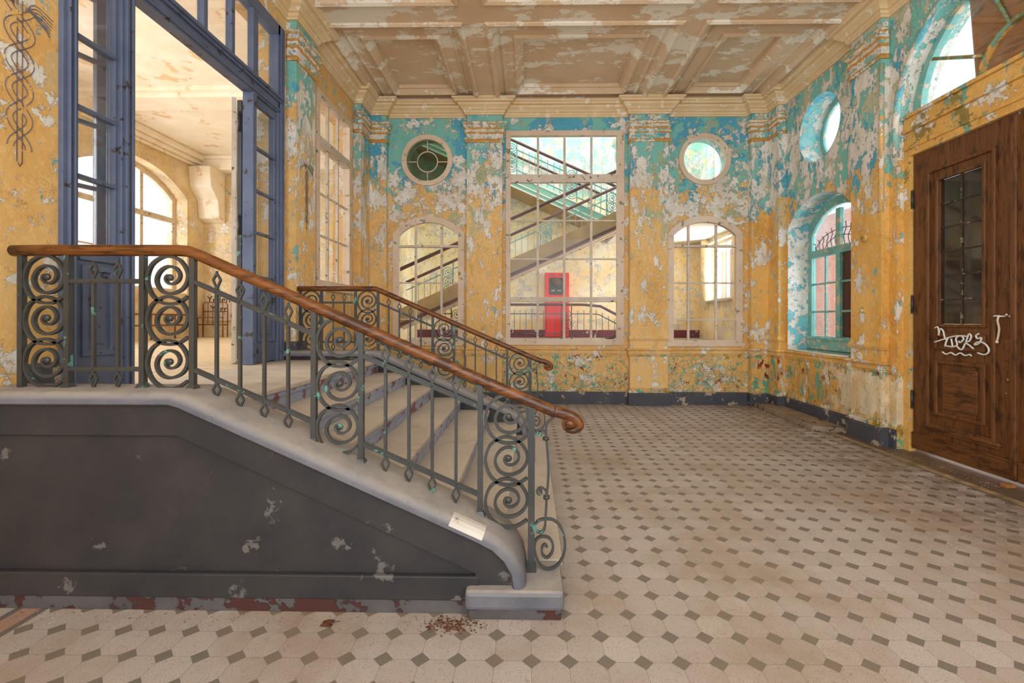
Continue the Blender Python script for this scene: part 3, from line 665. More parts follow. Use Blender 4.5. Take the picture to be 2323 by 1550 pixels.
# sprayed writing on the leaf, in (y,z) on the door
def dpx(x, y):
    r = (x-PX)/F; k = (XD-.034)/(r-YAW); return (XD-.034, (1+YAW*r)*k-.07, CAMZ+(726-y)/F*k)
def z7(x, y): return dpx(1650+x/2.819, 600+y/2.819)
strokes = [[(1328, 402), (1345, 395), (1352, 420), (1350, 450), (1362, 408), (1380, 420), (1388, 455), (1400, 480)],
           [(1325, 492), (1360, 482), (1420, 462), (1480, 452), (1530, 455)], [(1412, 465), (1400, 492), (1392, 520)],
           [(1432, 470), (1438, 500), (1440, 520)], [(1395, 515), (1440, 522), (1470, 510), (1462, 470), (1490, 452), (1512, 470), (1490, 495), (1480, 485)],
           [(1470, 520), (1500, 540), (1530, 480), (1545, 440), (1560, 455), (1548, 485), (1520, 495), (1545, 510), (1575, 535)],
           [(1610, 438), (1590, 450), (1600, 470), (1625, 465), (1610, 500), (1580, 510), (1600, 492), (1640, 498), (1670, 530), (1668, 560), (1640, 572), (1600, 560)],
           [(1375, 555), (1400, 570), (1430, 560), (1460, 575), (1490, 562), (1520, 578), (1550, 572), (1562, 582)]]
m = MB()
for st in strokes:
    m.tube(spl([z7(*p) for p in st], 4), .0085, 6)
gfo = m.build('spray_writing', M['graf'], lf, label='white sprayed scribble')
dr.location.y = .07

# ------------------------------------------------------------------ blue-grey glazed door screen, left wall
ds = sroot('door_2', 'blue-grey glazed double door screen on the left wall, standing open')
X0, X1 = XL+.03, XL-.09
def lbox(m, y0, y1, z0, z1, d0=0, d1=0): return m.box(X1+d1, X0+d0, y0, y1, z0, z1)
m = MB(); lbox(m, 2.97, 3.07, ZL, 5.12); lbox(m, 5.52, 5.66, ZL, 5.12); lbox(m, 2.97, 5.66, 4.99, 5.12)
for y in (3.0, 3.035): m.box(XL, X0+.02, y, y+.012, ZL, 5.10)
for y in (5.56, 5.59, 5.62): m.box(XL, X0+.02, y, y+.012, ZL, 5.10)
m.build('door_frame', M['door_blue'], ds, bevel=.008)
m = MB(); lbox(m, 3.05, 5.55, 4.05, 4.22); m.box(XL, X0+.03, 3.05, 5.55, 4.17, 4.20); m.box(XL, X0+.018, 3.05, 5.55, 4.07, 4.09); m.box(XL, X0+.05, 3.05, 5.55, 4.20, 4.235)
m.build('transom_bar', M['door_blue'], ds, bevel=.006)
m = MB(); lbox(m, 3.40, 3.52, ZL, 4.06); m.box(XL, X0+.02, 3.425, 3.45, ZL, 4.05); m.box(XL, X0+.02, 3.475, 3.495, ZL, 4.05)
m.build('mullion', M['door_blue'], ds, bevel=.006)
m = MB(); lbox(m, 5.02, 5.09, ZL, 4.06); m.build('mullion', M['door_blue'], ds, bevel=.006)
m = MB()
for y in (3.43, 3.86, 4.30, 4.70, 5.09): m.box(XL-.05, XL+.02, y-.025 if y != 5.09 else y-.05, y+.025 if y != 5.09 else y+.04, 4.22, 5.0)
m.build('fanlight_bars', M['door_blue'], ds, bevel=.004)
MB().box(XL-.022, XL-.018, 3.06, 5.54, 4.22, 5.0).build('glass_pane', M['glass'], ds)
def sidelight(y0, y1, name):
    l = slab(name, rect(y0, y1, ZL+.01, 4.06), [rect(y0+.035, y1-.03, 2.05, 3.96)], XL+.0, XL-.05, M['door_blue'], FY, ds, bevel=.005)
    m = MB()
    for z in (2.53, 3.0, 3.48): m.box(XL-.04, XL+.005, y0+.03, y1-.02, z-.013, z+.013)
    m.build('glazing_bars', M['door_blue'], l)
    MB().box(XL-.027, XL-.023, y0+.03, y1-.03, 2.05, 3.96).build('glass_pane', M['glass'], l)
    slab('panel_moulding', rect(y0+.05, y1-.04, 1.30, 1.93), [rect(y0+.09, y1-.08, 1.34, 1.89)], XL-.01, XL+.018, M['door_blue'], FY, l, bevel=.005)
    MB().box(XL-.01, XL+.010, y0+.12, y1-.11, 1.38, 1.85).build('raised_panel', M['door_blue'], l, bevel=.008)
    MB().box(XL-.01, XL+.022, y0+.03, y1-.02, 1.96, 2.02).build('panel_rail', M['door_blue'], l, bevel=.006)
    return l
sidelight(3.07, 3.41, 'side_light'); sidelight(5.09, 5.53, 'side_light')
# two folded leaves standing open into the hall at the right side, seen edge-on
def open_leaf(x, y, ang, w_, nm):
    """leaf hinged at (x,y), swung to direction ang (radians from -x axis, toward +y)"""
    dx, dy = -math.cos(ang), math.sin(ang); nx, ny = -dy, dx; t = .022
    def fn(u, w, v): return (x+dx*u+nx*w, y+dy*u+ny*w, v)
    l = slab(nm, rect(0, w_, ZL+.02, 4.03), [rect(.08, w_-.08, 2.05, 3.93)], -t, t, M['door_blue'], fn, ds)
    m = MB()
    for z in (2.53, 3.0, 3.48): m.prism([(.07, z-.013), (w_-.07, z-.013), (w_-.07, z+.013), (.07, z+.013)], -.02, .02, fn)
    m.build('glazing_bars', M['door_blue'], l)
    MB().prism(rect(.08, w_-.08, 2.05, 3.93), -.002, .002, fn).build('glass_pane', M['glass'], l)
    MB().prism(rect(-.004, 0.0, ZL+.02, 4.03), -t, t, fn).build('leaf_edge', M['cream_grey'], l)
    return l
ra = math.atan2(5.1, 3.24)
l1 = open_leaf(-3.165, 5.12, ra, .62, 'door_leaf'); l2 = open_leaf(-3.285, 5.10, ra, .62, 'door_leaf')
m = MB()
for z in (3.75, 2.6): m.tube([(-3.225, 5.09, z-.1), (-3.225, 5.09, z+.1)], .016, 8).ball((-3.225, 5.09, z+.11), .017, 8)
m.box(-3.25, -3.20, 5.10, 5.12, ZL+.05, 4.0); m.build('folding_hinge', M['iron'], l1)
open_leaf(XL-.17, 3.50, math.radians(-72), .36, 'door_leaf')

ds.location.y = -.05

# ------------------------------------------------------------------ painted ornament on the walls (staff with twined bands)
def caduceus(cx, amp, ztop, zbot, fnp, wid, rad, turns, name, parent, wings=True):
    """vertical staff with two twined bands; fnp(u,z)->xyz on the wall"""
    m = MB(); n = 60
    for s_ in (-1, 1):
        m.tube([fnp(cx+s_*wid*.45, ztop), fnp(cx+s_*wid*.45, zbot-.10)], rad, 5)
    m.tube([fnp(cx-wid*.45, zbot-.10), fnp(cx, zbot-.13), fnp(cx+wid*.45, zbot-.10)], rad, 5)
    for s_ in (-1, 1):
        for o in (-1, 1):
            pts = []
            for i in range(n+1):
                t = i/n; z = ztop-.02+(zbot-ztop)*t; a = amp*(1.15-.35*t); u = cx+s_*a*math.cos(math.pi*turns*t)
                du = -s_*a*math.pi*turns*math.sin(math.pi*turns*t)/(zbot-ztop)
                L = math.hypot(1, du); pts.append(fnp(u+o*wid*.55/L, z-o*wid*.55*du/L))
            m.tube(pts, rad, 5)
    if wings:
        for s_ in (-1, 1):
            for k in range(7):
                m.tube(spl([fnp(cx+s_*wid, ztop-.06+k*.006), fnp(cx+s_*(.08+.012*k), ztop+.02-.02*k), fnp(cx+s_*(.19-.004*k), ztop-.01-.022*k)], 4), rad, 5)
    return m.build(name, M['graphite'], parent)
caduceus(2.694, .062, 3.47, 2.60, lambda u, z: (XL+.002, u, z), .032, .0026, 5.0, 'painted_staff', wl)
caduceus(5.97, .035, 3.60, 2.85, lambda u, z: (-2.92+.003, u, z), .018, .0022, 5.0, 'painted_staff', wl)

# ------------------------------------------------------------------ staircase
st = thing('staircase', 'grey stone staircase of seven broad steps with dark side walls and rounded copings', 'staircase', (-.8, 4.17, 0))
TX = [-1.83+.3383*k for k in range(7)]; RZ = ZL/7
for k in range(7):
    x1 = TX[k]; ztop = ZL-RZ*k; x0 = (XL+.02 if k == 0 else TX[k-1]-.03)
    z0 = ztop-RZ if k < 6 else .0
    sb = MB().box(x0 if k else -2.4, x1-.025, 2.69, 5.64, max(z0, .0), ztop-.035)
    stp = sb.build('step', M['riser'], st)
    MB().box(x0, x1, 2.69, 5.64, ztop-.035, ztop).build('tread', M['tread'], stp, bevel=.008)
    MB().box(x1-.04, x1-.012, 2.69, 5.64, ztop-.075, ztop-.035).build('nosing', M['riser'], stp, bevel=.006)
def side_wall(y0, front):
    """y0: centre of the wall, front=-1: face to the viewer"""
    ya, yb = y0-.12, y0+.12
    top = [(-3.04, 1.10), (-1.87, 1.10), (-.24, .385), (-.15, .34), (-.09, .27), (-.065, .2), (-.06, .10)]
    w_ = MB().prism([(-3.04, 0.002)]+top+[(-.06, .002)], ya, yb, FX).build('side_wall', M['stringer'], st)
    # sloping upper band standing slightly proud, with its sharp lower edge
    for f in (-1, 1):
        e = ya if f < 0 else yb
        band = [(-3.04, .935), (-1.88, .935), (-.28, .215), (-.28, .15), (-.03, .15), (-.045, .24), (-.08, .30), (-.14, .36), (-.24, .405), (-1.87, 1.12), (-3.04, 1.12)]
        MB().prism(band, min(e, e+f*.03), max(e, e+f*.03), FX).build('upper_band', M['stringer'], w_)
        MB().prism([(-3.04, .07), (-.26, .07), (-.26, .20), (-3.04, .20)], min(e, e+f*.035), max(e, e+f*.035), FX).build('base_ledge', M['stringer'], w_, bevel=.008)
        MB().prism([(-3.04, .002), (-.26, .002), (-.26, .07), (-3.04, .07)], min(e, e+f*.028), max(e, e+f*.028), FX).build('plinth', M['base_stone'], w_)
    # coping: rounded section swept over the profile
    path = [(-3.045, 1.12), (-2.5, 1.12), (-1.90, 1.12), (-1.84, 1.103), (-1.2, .822), (-.6, .558), (-.26, .408), (-.18, .366), (-.115, .305), (-.075, .235), (-.06, .152)]
    sec = [(-.19, -.012), (-.192, .008), (-.184, .028), (-.165, .043), (-.14, .049), (0, .050), (.14, .049), (.165, .043), (.184, .028), (.192, .008), (.19, -.012), (.165, -.025), (-.165, -.025)]
    m = MB(); vs = []; k = len(sec)
    for i, (x, z) in enumerate(path):
        a = Vector(path[max(i-1, 0)]); b = Vector(path[min(i+1, len(path)-1)]); d = (b-a).normalized(); nx, nz = -d.y, d.x
        if nz < 0: nx, nz = -nx, -nz
        if abs(nz) < .05: nx, nz = 1, 0
        vs += [(x+nx*h, y0+w, z+nz*h) for w, h in sec]
    fs = [(i*k+j, i*k+(j+1) % k, (i+1)*k+(j+1) % k, (i+1)*k+j) for i in range(len(path)-1) for j in range(k)]+[tuple(range(k)), tuple((len(path)-1)*k+j for j in range(k))]
    m.add(vs, fs); cp = m.build('coping', M['coping'], w_)
    for p in cp.data.polygons: p.use_smooth = True
    b = cp.modifiers.new('edge', 'EDGE_SPLIT'); b.split_angle = math.radians(40)
    MB().box(-.33, .185, y0-.215, y0+(.118 if y0 < 4 else .2), .055, .154).build('end_block', M['coping'], w_, bevel=.022)
    MB().box(-.31, .17, y0-.195, y0+(.117 if y0 < 4 else .18), .002, .056).build('end_block_plinth', M['base_stone'], w_, bevel=.004)
    return cp
cp1 = side_wall(2.57, -1); side_wall(5.76, 1)
# light plaster repair on the near coping
d = Vector((1, -.4407)).normalized()
def cpt(t, w, h): return (-.42+d.x*t+.4034*h, 2.57+w, .479+d.y*t+.915*h)
m = MB(); vs = []
sec2 = [(-.1945, .008), (-.1865, .0292), (-.1665, .0445), (-.1405, .0507), (-.11, .0512)]
for t in (0, .19): vs += [cpt(t, w_, h) for w_, h in sec2]
m.add(vs, [(i, i+1, 6+i, 5+i) for i in range(4)]); m.build('plaster_patch', M['patch'], cp1.parent, label='pale plaster repair on the coping')

# ------------------------------------------------------------------ wrought iron balustrade
BR = F/2.57
def q(x, y):
    r = (x-PX)/F; k = 2.57/(1+YAW*r); return ((r-YAW)*k, 0.0, CAMZ+(726-y)/F*k)
SC = [(.97, -.80), (.6, -1.05), (.2, -1.15), (-.35, -1.07), (-.8, -.68), (-1.02, 0), (-.82, .70), (-.35, 1.07), (.1, 1.15), (.62, .92), (.95, .4), (.95, -.05), (.72, -.42), (.35, -.62), (0, -.65), (-.35, -.48), (-.54, -.12), (-.5, .22), (-.28, .52), (.06, .66), (.4, .56), (.58, .28), (.52, .0), (.28, -.18), (.03, -.16), (-.12, .03), (-.06, .2), (.08, .22), (.13, .12)]
def scroll_mb(cx, cz, R, r0=.0105, y=0., flipx=1):
    pts = spl([(cx+flipx*a*R, y, cz+b*R) for a, b in SC], 4); n = len(pts)
    rr = [1.0 if i < n*.6 else 1.0-.25*(i/n-.6)/.4 for i in range(n)]
    m = MB(); m.tube(pts, rr, flat=(r0*1.05, r0*.78)); m.ball((cx+flipx*.09*R, y, cz+.12*R), R*.17, 10, .7); return m
def diamond(m, x, z, h, w_, t, y=0.):
    """open lozenge with a pointed tip, centre (x,z)"""
    for s_ in (-1, 1): m.tube([(x, y, z-h), (x+s_*w_, y, z+.1*h), (x+s_*w_*.95, y, z+.22*h), (x, y, z+h)], 1, flat=(t*1.2, t))
def baluster_mb(x, zu, zl, t=.0092, h=.043, w_=.021, y=0., gap=.018):
    m = MB(); m.box(x-t*.85, x+t*.85, y-t, y+t, zl-gap, zu+gap)
    diamond(m, x, zu+gap+h, h, w_, t*.55, y)
    m.tube([(x, y, zu+gap+h*2-.006), (x, y, zu+gap+h*2+.014)], 1, flat=(t*.6, t*.5))
    for s_ in (-1, 1): m.tube([(x, y, zl-gap), (x+s_*w_, y, zl-gap-.9*h), (x+s_*w_*.95, y, zl-gap-1.02*h), (x, y, zl-gap-2*h)], 1, flat=(t*.66, t*.55))
    m.tube([(x, y, zl-gap-2*h+.006), (x, y, zl-gap-2*h-.014)], 1, flat=(t*.6, t*.5))
    return m
bal = thing('balustrade', 'wrought iron scroll balustrade with wooden handrail on the near stair wall', 'railing', (0, 2.57, 0), 'stair balustrades')
def bb(m, name, mat=None, par=None, **k):
    o = m.build(name, mat or M['iron'], None, **k); o.parent = par or bal; return o
def slope_u(x): return 640+.436*max(0, x-438)
# handrail with volute
hp = [(30, 571), (120, 570), (300, 570), (405, 570), (428, 572), (450, 580), (640, 664), (840, 752), (1040, 840), (1200, 910), (1256, 933), (1285, 945)]
hr = MB(); hr.tube([q(*p) for p in hp[:-1]]+[q(1258, 934)], .0325, 16)
h_ = bb(hr, 'handrail', M['rail'])
vol = [(1256, 933), (1275, 937), (1293, 943), (1309, 953), (1315, 965), (1308, 974), (1295, 976), (1284, 970), (1280, 960), (1285, 952), (1295, 951), (1301, 958), (1298, 964), (1293, 963)]
vr = [.0325, .032, .031, .029, .026, .022, .019, .0165, .014, .012, .011, .010, .008, .006]
pp = [Vector(q(*p)) for p in vol]; sp_ = spl(pp, 4); rs = []
for i in range(len(vol)-1): rs += [vr[i]+(vr[i+1]-vr[i])*k/4 for k in range(4)]
rs.append(vr[-1]); vm = MB(); vm.tube(sp_, rs, 14); c_ = q(1294, 961); vm.tube([(c_[0], -.018, c_[2]), (c_[0], .018, c_[2])], .035, 18)
bb(vm, 'handrail_scroll', M['rail'], h_)
bb(MB().tube([q(1254, 932), q(1257, 933.3)], .0335, 16), 'joint_ring', M['iron'], h_)
POST = [(50, 885, 583), (155, 885, 583), (325, 885, 583), (438, 888, 585), (713, 1008, 705), (820, 1055, 752), (1090, 1173, 870)]
for i, (x, yb_, yt) in enumerate(POST):
    a = q(x, yb_); t = q(x, yt-6); m = MB().box(a[0]-.0145, a[0]+.0145, -.0145, .0145, a[2]-.025, t[2])
    if i: 
        m.add([(a[0]+sx*s1, sy*s1, a[2]+dz) for s1, dz in ((.030, -.03), (.030, .004), (.017, .035)) for sx, sy in ((-1, -1), (1, -1), (1, 1), (-1, 1))],
              [(k*4+j, k*4+(j+1) % 4, (k+1)*4+(j+1) % 4, (k+1)*4+j) for k in range(2) for j in range(4)]+[(8, 9, 10, 11)])
    bb(m, 'post')
m = MB(); a = q(1206, 1290); t = q(1206, 905); m.box(a[0]-.019, a[0]+.019, -.018, .018, a[2]-.01, t[2]); m.box(a[0]-.028, a[0]+.028, -.028, .028, .151, .185); m.box(a[0]-.023, a[0]+.023, -.023, .023, .185, .20)
m.box(a[0]-.0205, a[0]+.0205, -.0195, .0195, q(0, 1040)[2], q(0, 990)[2])
bb(m, 'newel_post')
for (cx, cys) in ((103, (636, 729, 825)), (382, (637, 729, 828)), (767, (778, 877, 975)), (1150, (951, 1046, 1141))):
    for cy in cys:
        c = q(cx, cy); bb(scroll_mb(c[0], c[2], 47.5/BR), 'scroll')
def bar_mb(x0, y0_, x1, y1_, h=.013):
    a = Vector(q(x0, y0_)); b = Vector(q(x1, y1_)); d = (b-a).normalized(); n = Vector((-d.z, 0, d.x)); m = MB()
    for hh, ww in ((h, .010), (h*.55, .014)):
        m.add([p+n*s1*hh+Vector((0, s2*ww, 0)) for p in (a, b) for s1, s2 in ((-1, -1), (1, -1), (1, 1), (-1, 1))], [(0, 1, 2, 3), (4, 5, 6, 7), (0, 1, 5, 4), (1, 2, 6, 5), (2, 3, 7, 6), (3, 0, 4, 7)])
    return m
for x0, x1, bx_ in ((155, 325, (213, 268)), (438, 713, (492, 545, 600, 654)), (820, 1090, (875, 928, 981, 1035))):
    for off_ in (0, 199):
        m = bar_mb(x0, slope_u(x0)+off_, x1, slope_u(x1)+off_)
        for bxx in bx_: c = q(bxx, slope_u(bxx)+off_); m.ball((c[0], -.015, c[2]), .006, 8)
        bb(m, 'rail_bar')
    for bxx in bx_:
        c = q(bxx, slope_u(bxx)); e = q(bxx, slope_u(bxx)+199); bb(baluster_mb(bxx and c[0], c[2], e[2]), 'baluster')
# end bracket under the volute
def z8(x, y): return q(900+x/2.384, 800+y/2.384)
m = MB()
m.tube(spl([z8(*p) for p in ((800, 305), (845, 300), (850, 345), (835, 362), (813, 385), (808, 430), (810, 470), (818, 560), (822, 640), (818, 720), (812, 780), (810, 840), (806, 900), (803, 945), (785, 972), (760, 965), (752, 940), (765, 912), (800, 900), (850, 905), (890, 945), (910, 1010), (908, 1080), (880, 1140), (835, 1168), (790, 1158), (760, 1115), (748, 1060), (755, 1015), (785, 994), (825, 1002), (846, 1035), (842, 1080), (815, 1108), (790, 1090), (788, 1055), (803, 1038), (815, 1052))], 4), 1, flat=(.0095, .0065))
for ps in (((806, 475), (806, 440), (792, 418), (770, 416), (757, 434), (768, 450), (782, 442), (778, 430)), ((812, 780), (808, 750), (792, 733), (772, 733), (760, 752), (772, 768), (786, 758), (780, 748))):
    m.tube(spl([z8(*p) for p in ps], 4), 1, flat=(.008, .0055)); m.ball(z8(*ps[-1]), .010, 8)
for p in ((808, 465), (812, 782)): c = z8(*p); m.tube([(c[0], 0, c[2]-.008), (c[0], 0, c[2]+.008)], .019, 10)
bb(m, 'end_bracket')
dup(bal, (0, 5.76, 0), 'wrought iron scroll balustrade with wooden handrail on the far stair wall', 'stair balustrades')

# ------------------------------------------------------------------ hall behind the left door screen
struct(MB().box(-9.6, XL+.03, -1, 13.2, ZL-.15, ZL-.002).build('floor_hall', M['planks']), 'pale hall floor beyond the blue-grey door')
XH = -9.3
hw = arch(9.15, 12.33, 2.25, 4.80, .62)
wh = struct(slab('wall_hall_left', rect(-1, 13.2, ZL-.1, 6.3), [hw, arch(4.6, 7.8, 2.25, 4.80, .62), arch(0, 3.1, 2.25, 4.80, .62)], XH, XH-.55, M['hall'], FY))  # the two nearer arch openings are unseen, added to let light in
struct(MB().box(XH, -3.34, 13, 13.3, ZL-.1, 6.3).build('wall_hall_back', M['hall']))
hc = struct(MB().box(XH-.5, -3.35, -1, 13.2, 6.1, 6.3).build('ceiling_hall', M['hallceil']))
MB().box(XH, -3.35, 8.9, 9.5, 5.93, 6.12).box(XH, -3.35, 8.8, 9.6, 6.02, 6.12).build('ceiling_beam', M['hallceil'], hc, bevel=.02)
m = MB().box(XH, XH+.3, -1, 13, 5.95, 6.1).box(XH, XH+.2, -1, 13, 5.85, 5.95).box(XH, XH+.1, -1, 13, 5.78, 5.85)
struct(m.build('trim_9', M['hallceil'], bevel=.02)); 
struct(MB().box(XH, -3.35, 12.6, 13, 5.72, 6.1).box(XH, -3.35, 12.5, 13, 6.0, 6.1).build('trim_10', M['hallceil'], bevel=.02))
MB().prism([(13.0, 4.3), (12.75, 4.4), (12.68, 4.9), (12.4, 5.2), (12.35, 5.75), (13.0, 5.75)], -9.3, -8.7, lambda u, w, v: (w, u, v)).build('corbel', M['hallceil'], wh, bevel=.02)
for k, (a, b) in enumerate(((9.15, 12.33), (4.6, 7.8))):  # second window is out of view, added to light the hall
    r = sroot('window_%d' % (10+k), 'tall arched window of the hall' + (' seen through the open door' if k == 0 else ' nearer the front, unseen, added for light'))
    slab('window_frame', arch(a, b, 2.25, 4.80, .62), [arch(a, b, 2.25, 4.80, .62, inset=.12)], XH-.40, XH-.32, M['cream'], FY, r)
    m = MB(); c = (a+b)/2
    for u in (c-.5, c+.5): m.box(XH-.39, XH-.33, u-.045, u+.045, 2.37, arch_top(u, a, b, 4.8, .62, .12))
    m.box(XH-.40, XH-.31, a+.1, b-.1, 4.15, 4.28); m.box(XH-.38, XH-.34, a+.1, b-.1, 3.2, 3.24); m.build('muntins', M['cream_grey'], r)
    glass_fill(r, arch(a, b, 2.25, 4.80, .62, inset=.12), XH-.36, FY, 'glass_milk')
# rusty bedsteads against the hall back wall
def bed(x0, x1, y, lab, text=None):
    b = thing('bed_frame', lab, 'bed frame', ((x0+x1)/2, y, ZL), 'rusty bedsteads in the hall')
    h = MB(); r_ = .016; pts = [(x0, y, ZL), (x0, y, ZL+.92), (x0+.06, y, ZL+.98), (x1-.06, y, ZL+.98), (x1, y, ZL+.92), (x1, y, ZL)]
    h.tube(pts, r_, 8)
    for z in (.35, .72): h.tube([(x0, y, ZL+z), (x1, y, ZL+z)], r_*.8, 8)
    for i in range(1, 5): xx = x0+(x1-x0)*i/5; h.tube([(xx, y, ZL+.35), (xx, y, ZL+.98)], r_*.6, 6)
    h.build('headboard', M['rust'], b)
    f = MB()
    for xx in (x0, x1): f.tube([(xx, y, ZL+.35), (xx, y-.2, ZL+.35)], r_, 8)
    f.tube([(x0, y-.2, ZL), (x0, y-.2, ZL+.55), (x1, y-.2, ZL+.55), (x1, y-.2, ZL)], r_, 8); f.build('bed_rails', M['rust'], b)
    return b
bed(-9.2, -8.5, 12.8, 'folded rusty iron bedstead standing at the hall back wall, right of the arched window')
bb_ = thing('notice_board', 'pale board with black handwriting leaning on the hall back wall', 'board', (-8.85, 12.94, ZL+.4))
MB().box(-9.22, -8.50, 12.93, 12.96, ZL+.45, ZL+1.25).build('board', M['cream'], bb_, bevel=.01)
def text(s_, loc, size, mat, rot, parent, nm):
    cu = bpy.data.curves.new(nm, 'FONT'); cu.body = s_; cu.size = size; cu.extrude = .004; cu.align_x = 'CENTER'
    o = bpy.data.objects.new(nm, cu); COL.objects.link(o); dg = bpy.context.evaluated_depsgraph_get(); me = bpy.data.meshes.new_from_object(o.evaluated_get(dg))
    bpy.data.objects.remove(o); ob = bpy.data.objects.new(nm, me); COL.objects.link(ob); me.materials.clear(); me.materials.append(mat)
    ob.rotation_euler = rot; ob.parent = parent; ob.location = Vector(loc)-parent.location; return ob
text('Yelleh\nYarr', (-8.84, 12.925, ZL+.98), .27, M['ink'], (H, 0, 0), bb_, 'writing')
rl = thing('pipe_rail', 'rusty double pipe rail running below the arched hall window', 'rail', (-9.2, 11.5, ZL))
m = MB()
for z in (.35, .62): m.tube([(-9.18, 9.5, ZL+z), (-9.18, 12.55, ZL+z)], .02, 8)
for y in (9.6, 10.3, 11.0, 11.75, 12.5): m.tube([(-9.18, y, ZL), (-9.18, y, ZL+.64)], .018, 8)
m.build('pipes', M['rust'], rl)

# ------------------------------------------------------------------ stairwell behind the back wall
struct(MB().box(-3.35, 5.2, 13, 13.3, -1.2, 8.6).build('wall_stairwell_back', M['well']))
struct(MB().box(-3.37, -3.2, 8.8, 13, -1.2, 8.6).build('wall_stairwell_left', M['well']))
w1 = rect(10.95, 12.35, 2.07, 3.60); w2 = rect(10.9, 12.4, 4.15, 6.8)
wsr = struct(slab('wall_stairwell_right', rect(8.8, 13.2, -1.2, 8.6), [w1, w2], 4.8, 5.15, M['well'], FY))
struct(MB().box(-3.35, 5.2, 8.8, 13.2, -1.3, -1.2).build('floor_stairwell', M['tread']))
struct(MB().box(-3.3, 4.8, 11.95, 13.0, ZL-.16, ZL).build('floor_stairwell_landing', M['tread']))
for k, (a, b, c, d_) in enumerate(((10.95, 12.35, 2.07, 3.60), (10.9, 12.4, 4.15, 6.8))):
    r = sroot('window_%d' % (12+k), ('lower' if k == 0 else 'upper')+' window of the stairwell on its right wall')
    m_ = (a+b)/2; slab('window_frame', rect(a, b, c, d_), [rect(a+.07, m_-.03, c+.07, d_-.07), rect(m_+.03, b-.07, c+.07, d_-.07)], 4.98, 5.05, M['whitem'], FY, r)
    glass_fill(r, rect(a+.05, b-.05, c+.05, d_-.05), 5.02, FY)
    MB().box(4.70, 5.0, a-.05, b+.05, c-.05, c).build('window_sill', M['tread'], r)
MB().tube([(4.76, 12.42, 1.9), (4.76, 12.42, 3.9)], .13, 14).build('column_shaft', M['well'], wsr)
struct(MB().box(-3.2, 4.8, 12.97, 13.0, ZL, ZL+.22).build('baseboard_stairwell', M['maroon']))
struct(MB().box(2.2, 4.8, 9.0, 13.0, 3.72, 3.90).build('floor_upper_landing', M['whitem']))
SL = .452
# lower flight (rises to the right)
f1 = thing('stair_flight', 'beige stair flight rising to the right behind the middle window', 'stairs', (0, 10.8, 1.0))
def line1(x, z0): return z0+SL*(x+.385)
xa, xb = -3.1, 2.25
MB().prism([(xa, line1(xa, 2.60)), (xb, line1(xb, 2.60)), (xb, line1(xb, 2.84)), (xa, line1(xa, 2.84))], 10.02, 11.6, FX).build('flight_slab', M['whitem'], f1)
MB().prism([(xa, line1(xa, 2.57)), (xb, line1(xb, 2.57)), (xb, line1(xb, 2.89)), (xa, line1(xa, 2.89))], 9.96, 10.03, FX).build('stringer_board', M['beige'], f1)
MB().prism([(xa, line1(xa, 2.50)), (xb, line1(xb, 2.50)), (xb, line1(xb, 2.575)), (xa, line1(xa, 2.575))], 9.94, 10.05, FX).build('stringer_edge', M['rail_dark'], f1)
m = MB()
for dz, yy in ((2.56, 10.25), (2.53, 10.6), (2.53, 11.2)): m.prism([(xa, line1(xa, dz)), (xb, line1(xb, dz)), (xb, line1(xb, dz+.05)), (xa, line1(xa, dz+.05))], yy, yy+.12, FX)
m.build('soffit_moulding', M['cream'], f1)
m = MB(); MB()
m.tube([(xa, 9.99, line1(xa, 3.76)), (xb, 9.99, line1(xb, 3.76))], .04, 10)
for x in (xa+.05, 2.1): m.box(x-.015, x+.015, 9.975, 10.005, line1(x, 2.85), line1(x, 3.75))
m.build('near_handrail', M['rail_dark'], f1)
def railing(name, lab, y, x0, x1, zf, sc, rail_mat, iron_mat, n_between=4, group='iron railings of the stairwell', rise=.86):
    """railing following foot line zf(x); scroll panels at xs sc"""
    t = thing(name, lab, 'railing', ((x0+x1)/2, y, zf((x0+x1)/2)), group)
    n = 14; m = MB(); m.tube([(x0+(x1-x0)*i/n, y, zf(x0+(x1-x0)*i/n)+rise) for i in range(n+1)], .036, 10); m.build('handrail', rail_mat, t)
    edges = [x0]+sorted(sc)+[x1]; wpan = .27
    for s_ in sc:
        for sx in (s_-wpan/2, s_+wpan/2): MB().box(sx-.013, sx+.013, y-.013, y+.013, zf(sx), zf(sx)+rise-.02).build('post', iron_mat, t)
        for k in range(3): scroll_mb(s_, zf(s_)+.17+.23*k, .115, .010, y).build('scroll', iron_mat, t)
    segs = []; a = x0
    for s_ in sorted(sc): segs.append((a, s_-wpan/2)); a = s_+wpan/2
    segs.append((a, x1))
    for a, b in segs:
        if b-a < .1: continue
        for h in (.14, .66):
            MB().tube([(a+(b-a)*i/6, y, zf(a+(b-a)*i/6)+h) for i in range(7)], 1, flat=(.012, .012)).build('rail_bar', iron_mat, t)
        k = max(1, int(round((b-a)/.155))-1)
        for i in range(1, k+1):
            xx = a+(b-a)*i/(k+1); baluster_mb(xx, zf(xx)+.66, zf(xx)+.14, .007, .035, .017, y, .015).build('baluster', iron_mat, t)
    return t
railing('stair_railing', 'teal iron railing with spear balusters on the far side of the beige flight', 11.55, xa, xb, lambda x: line1(x, 2.87), (-2.05, .42, 2.08), M['rail_dark'], M['iron_teal'])
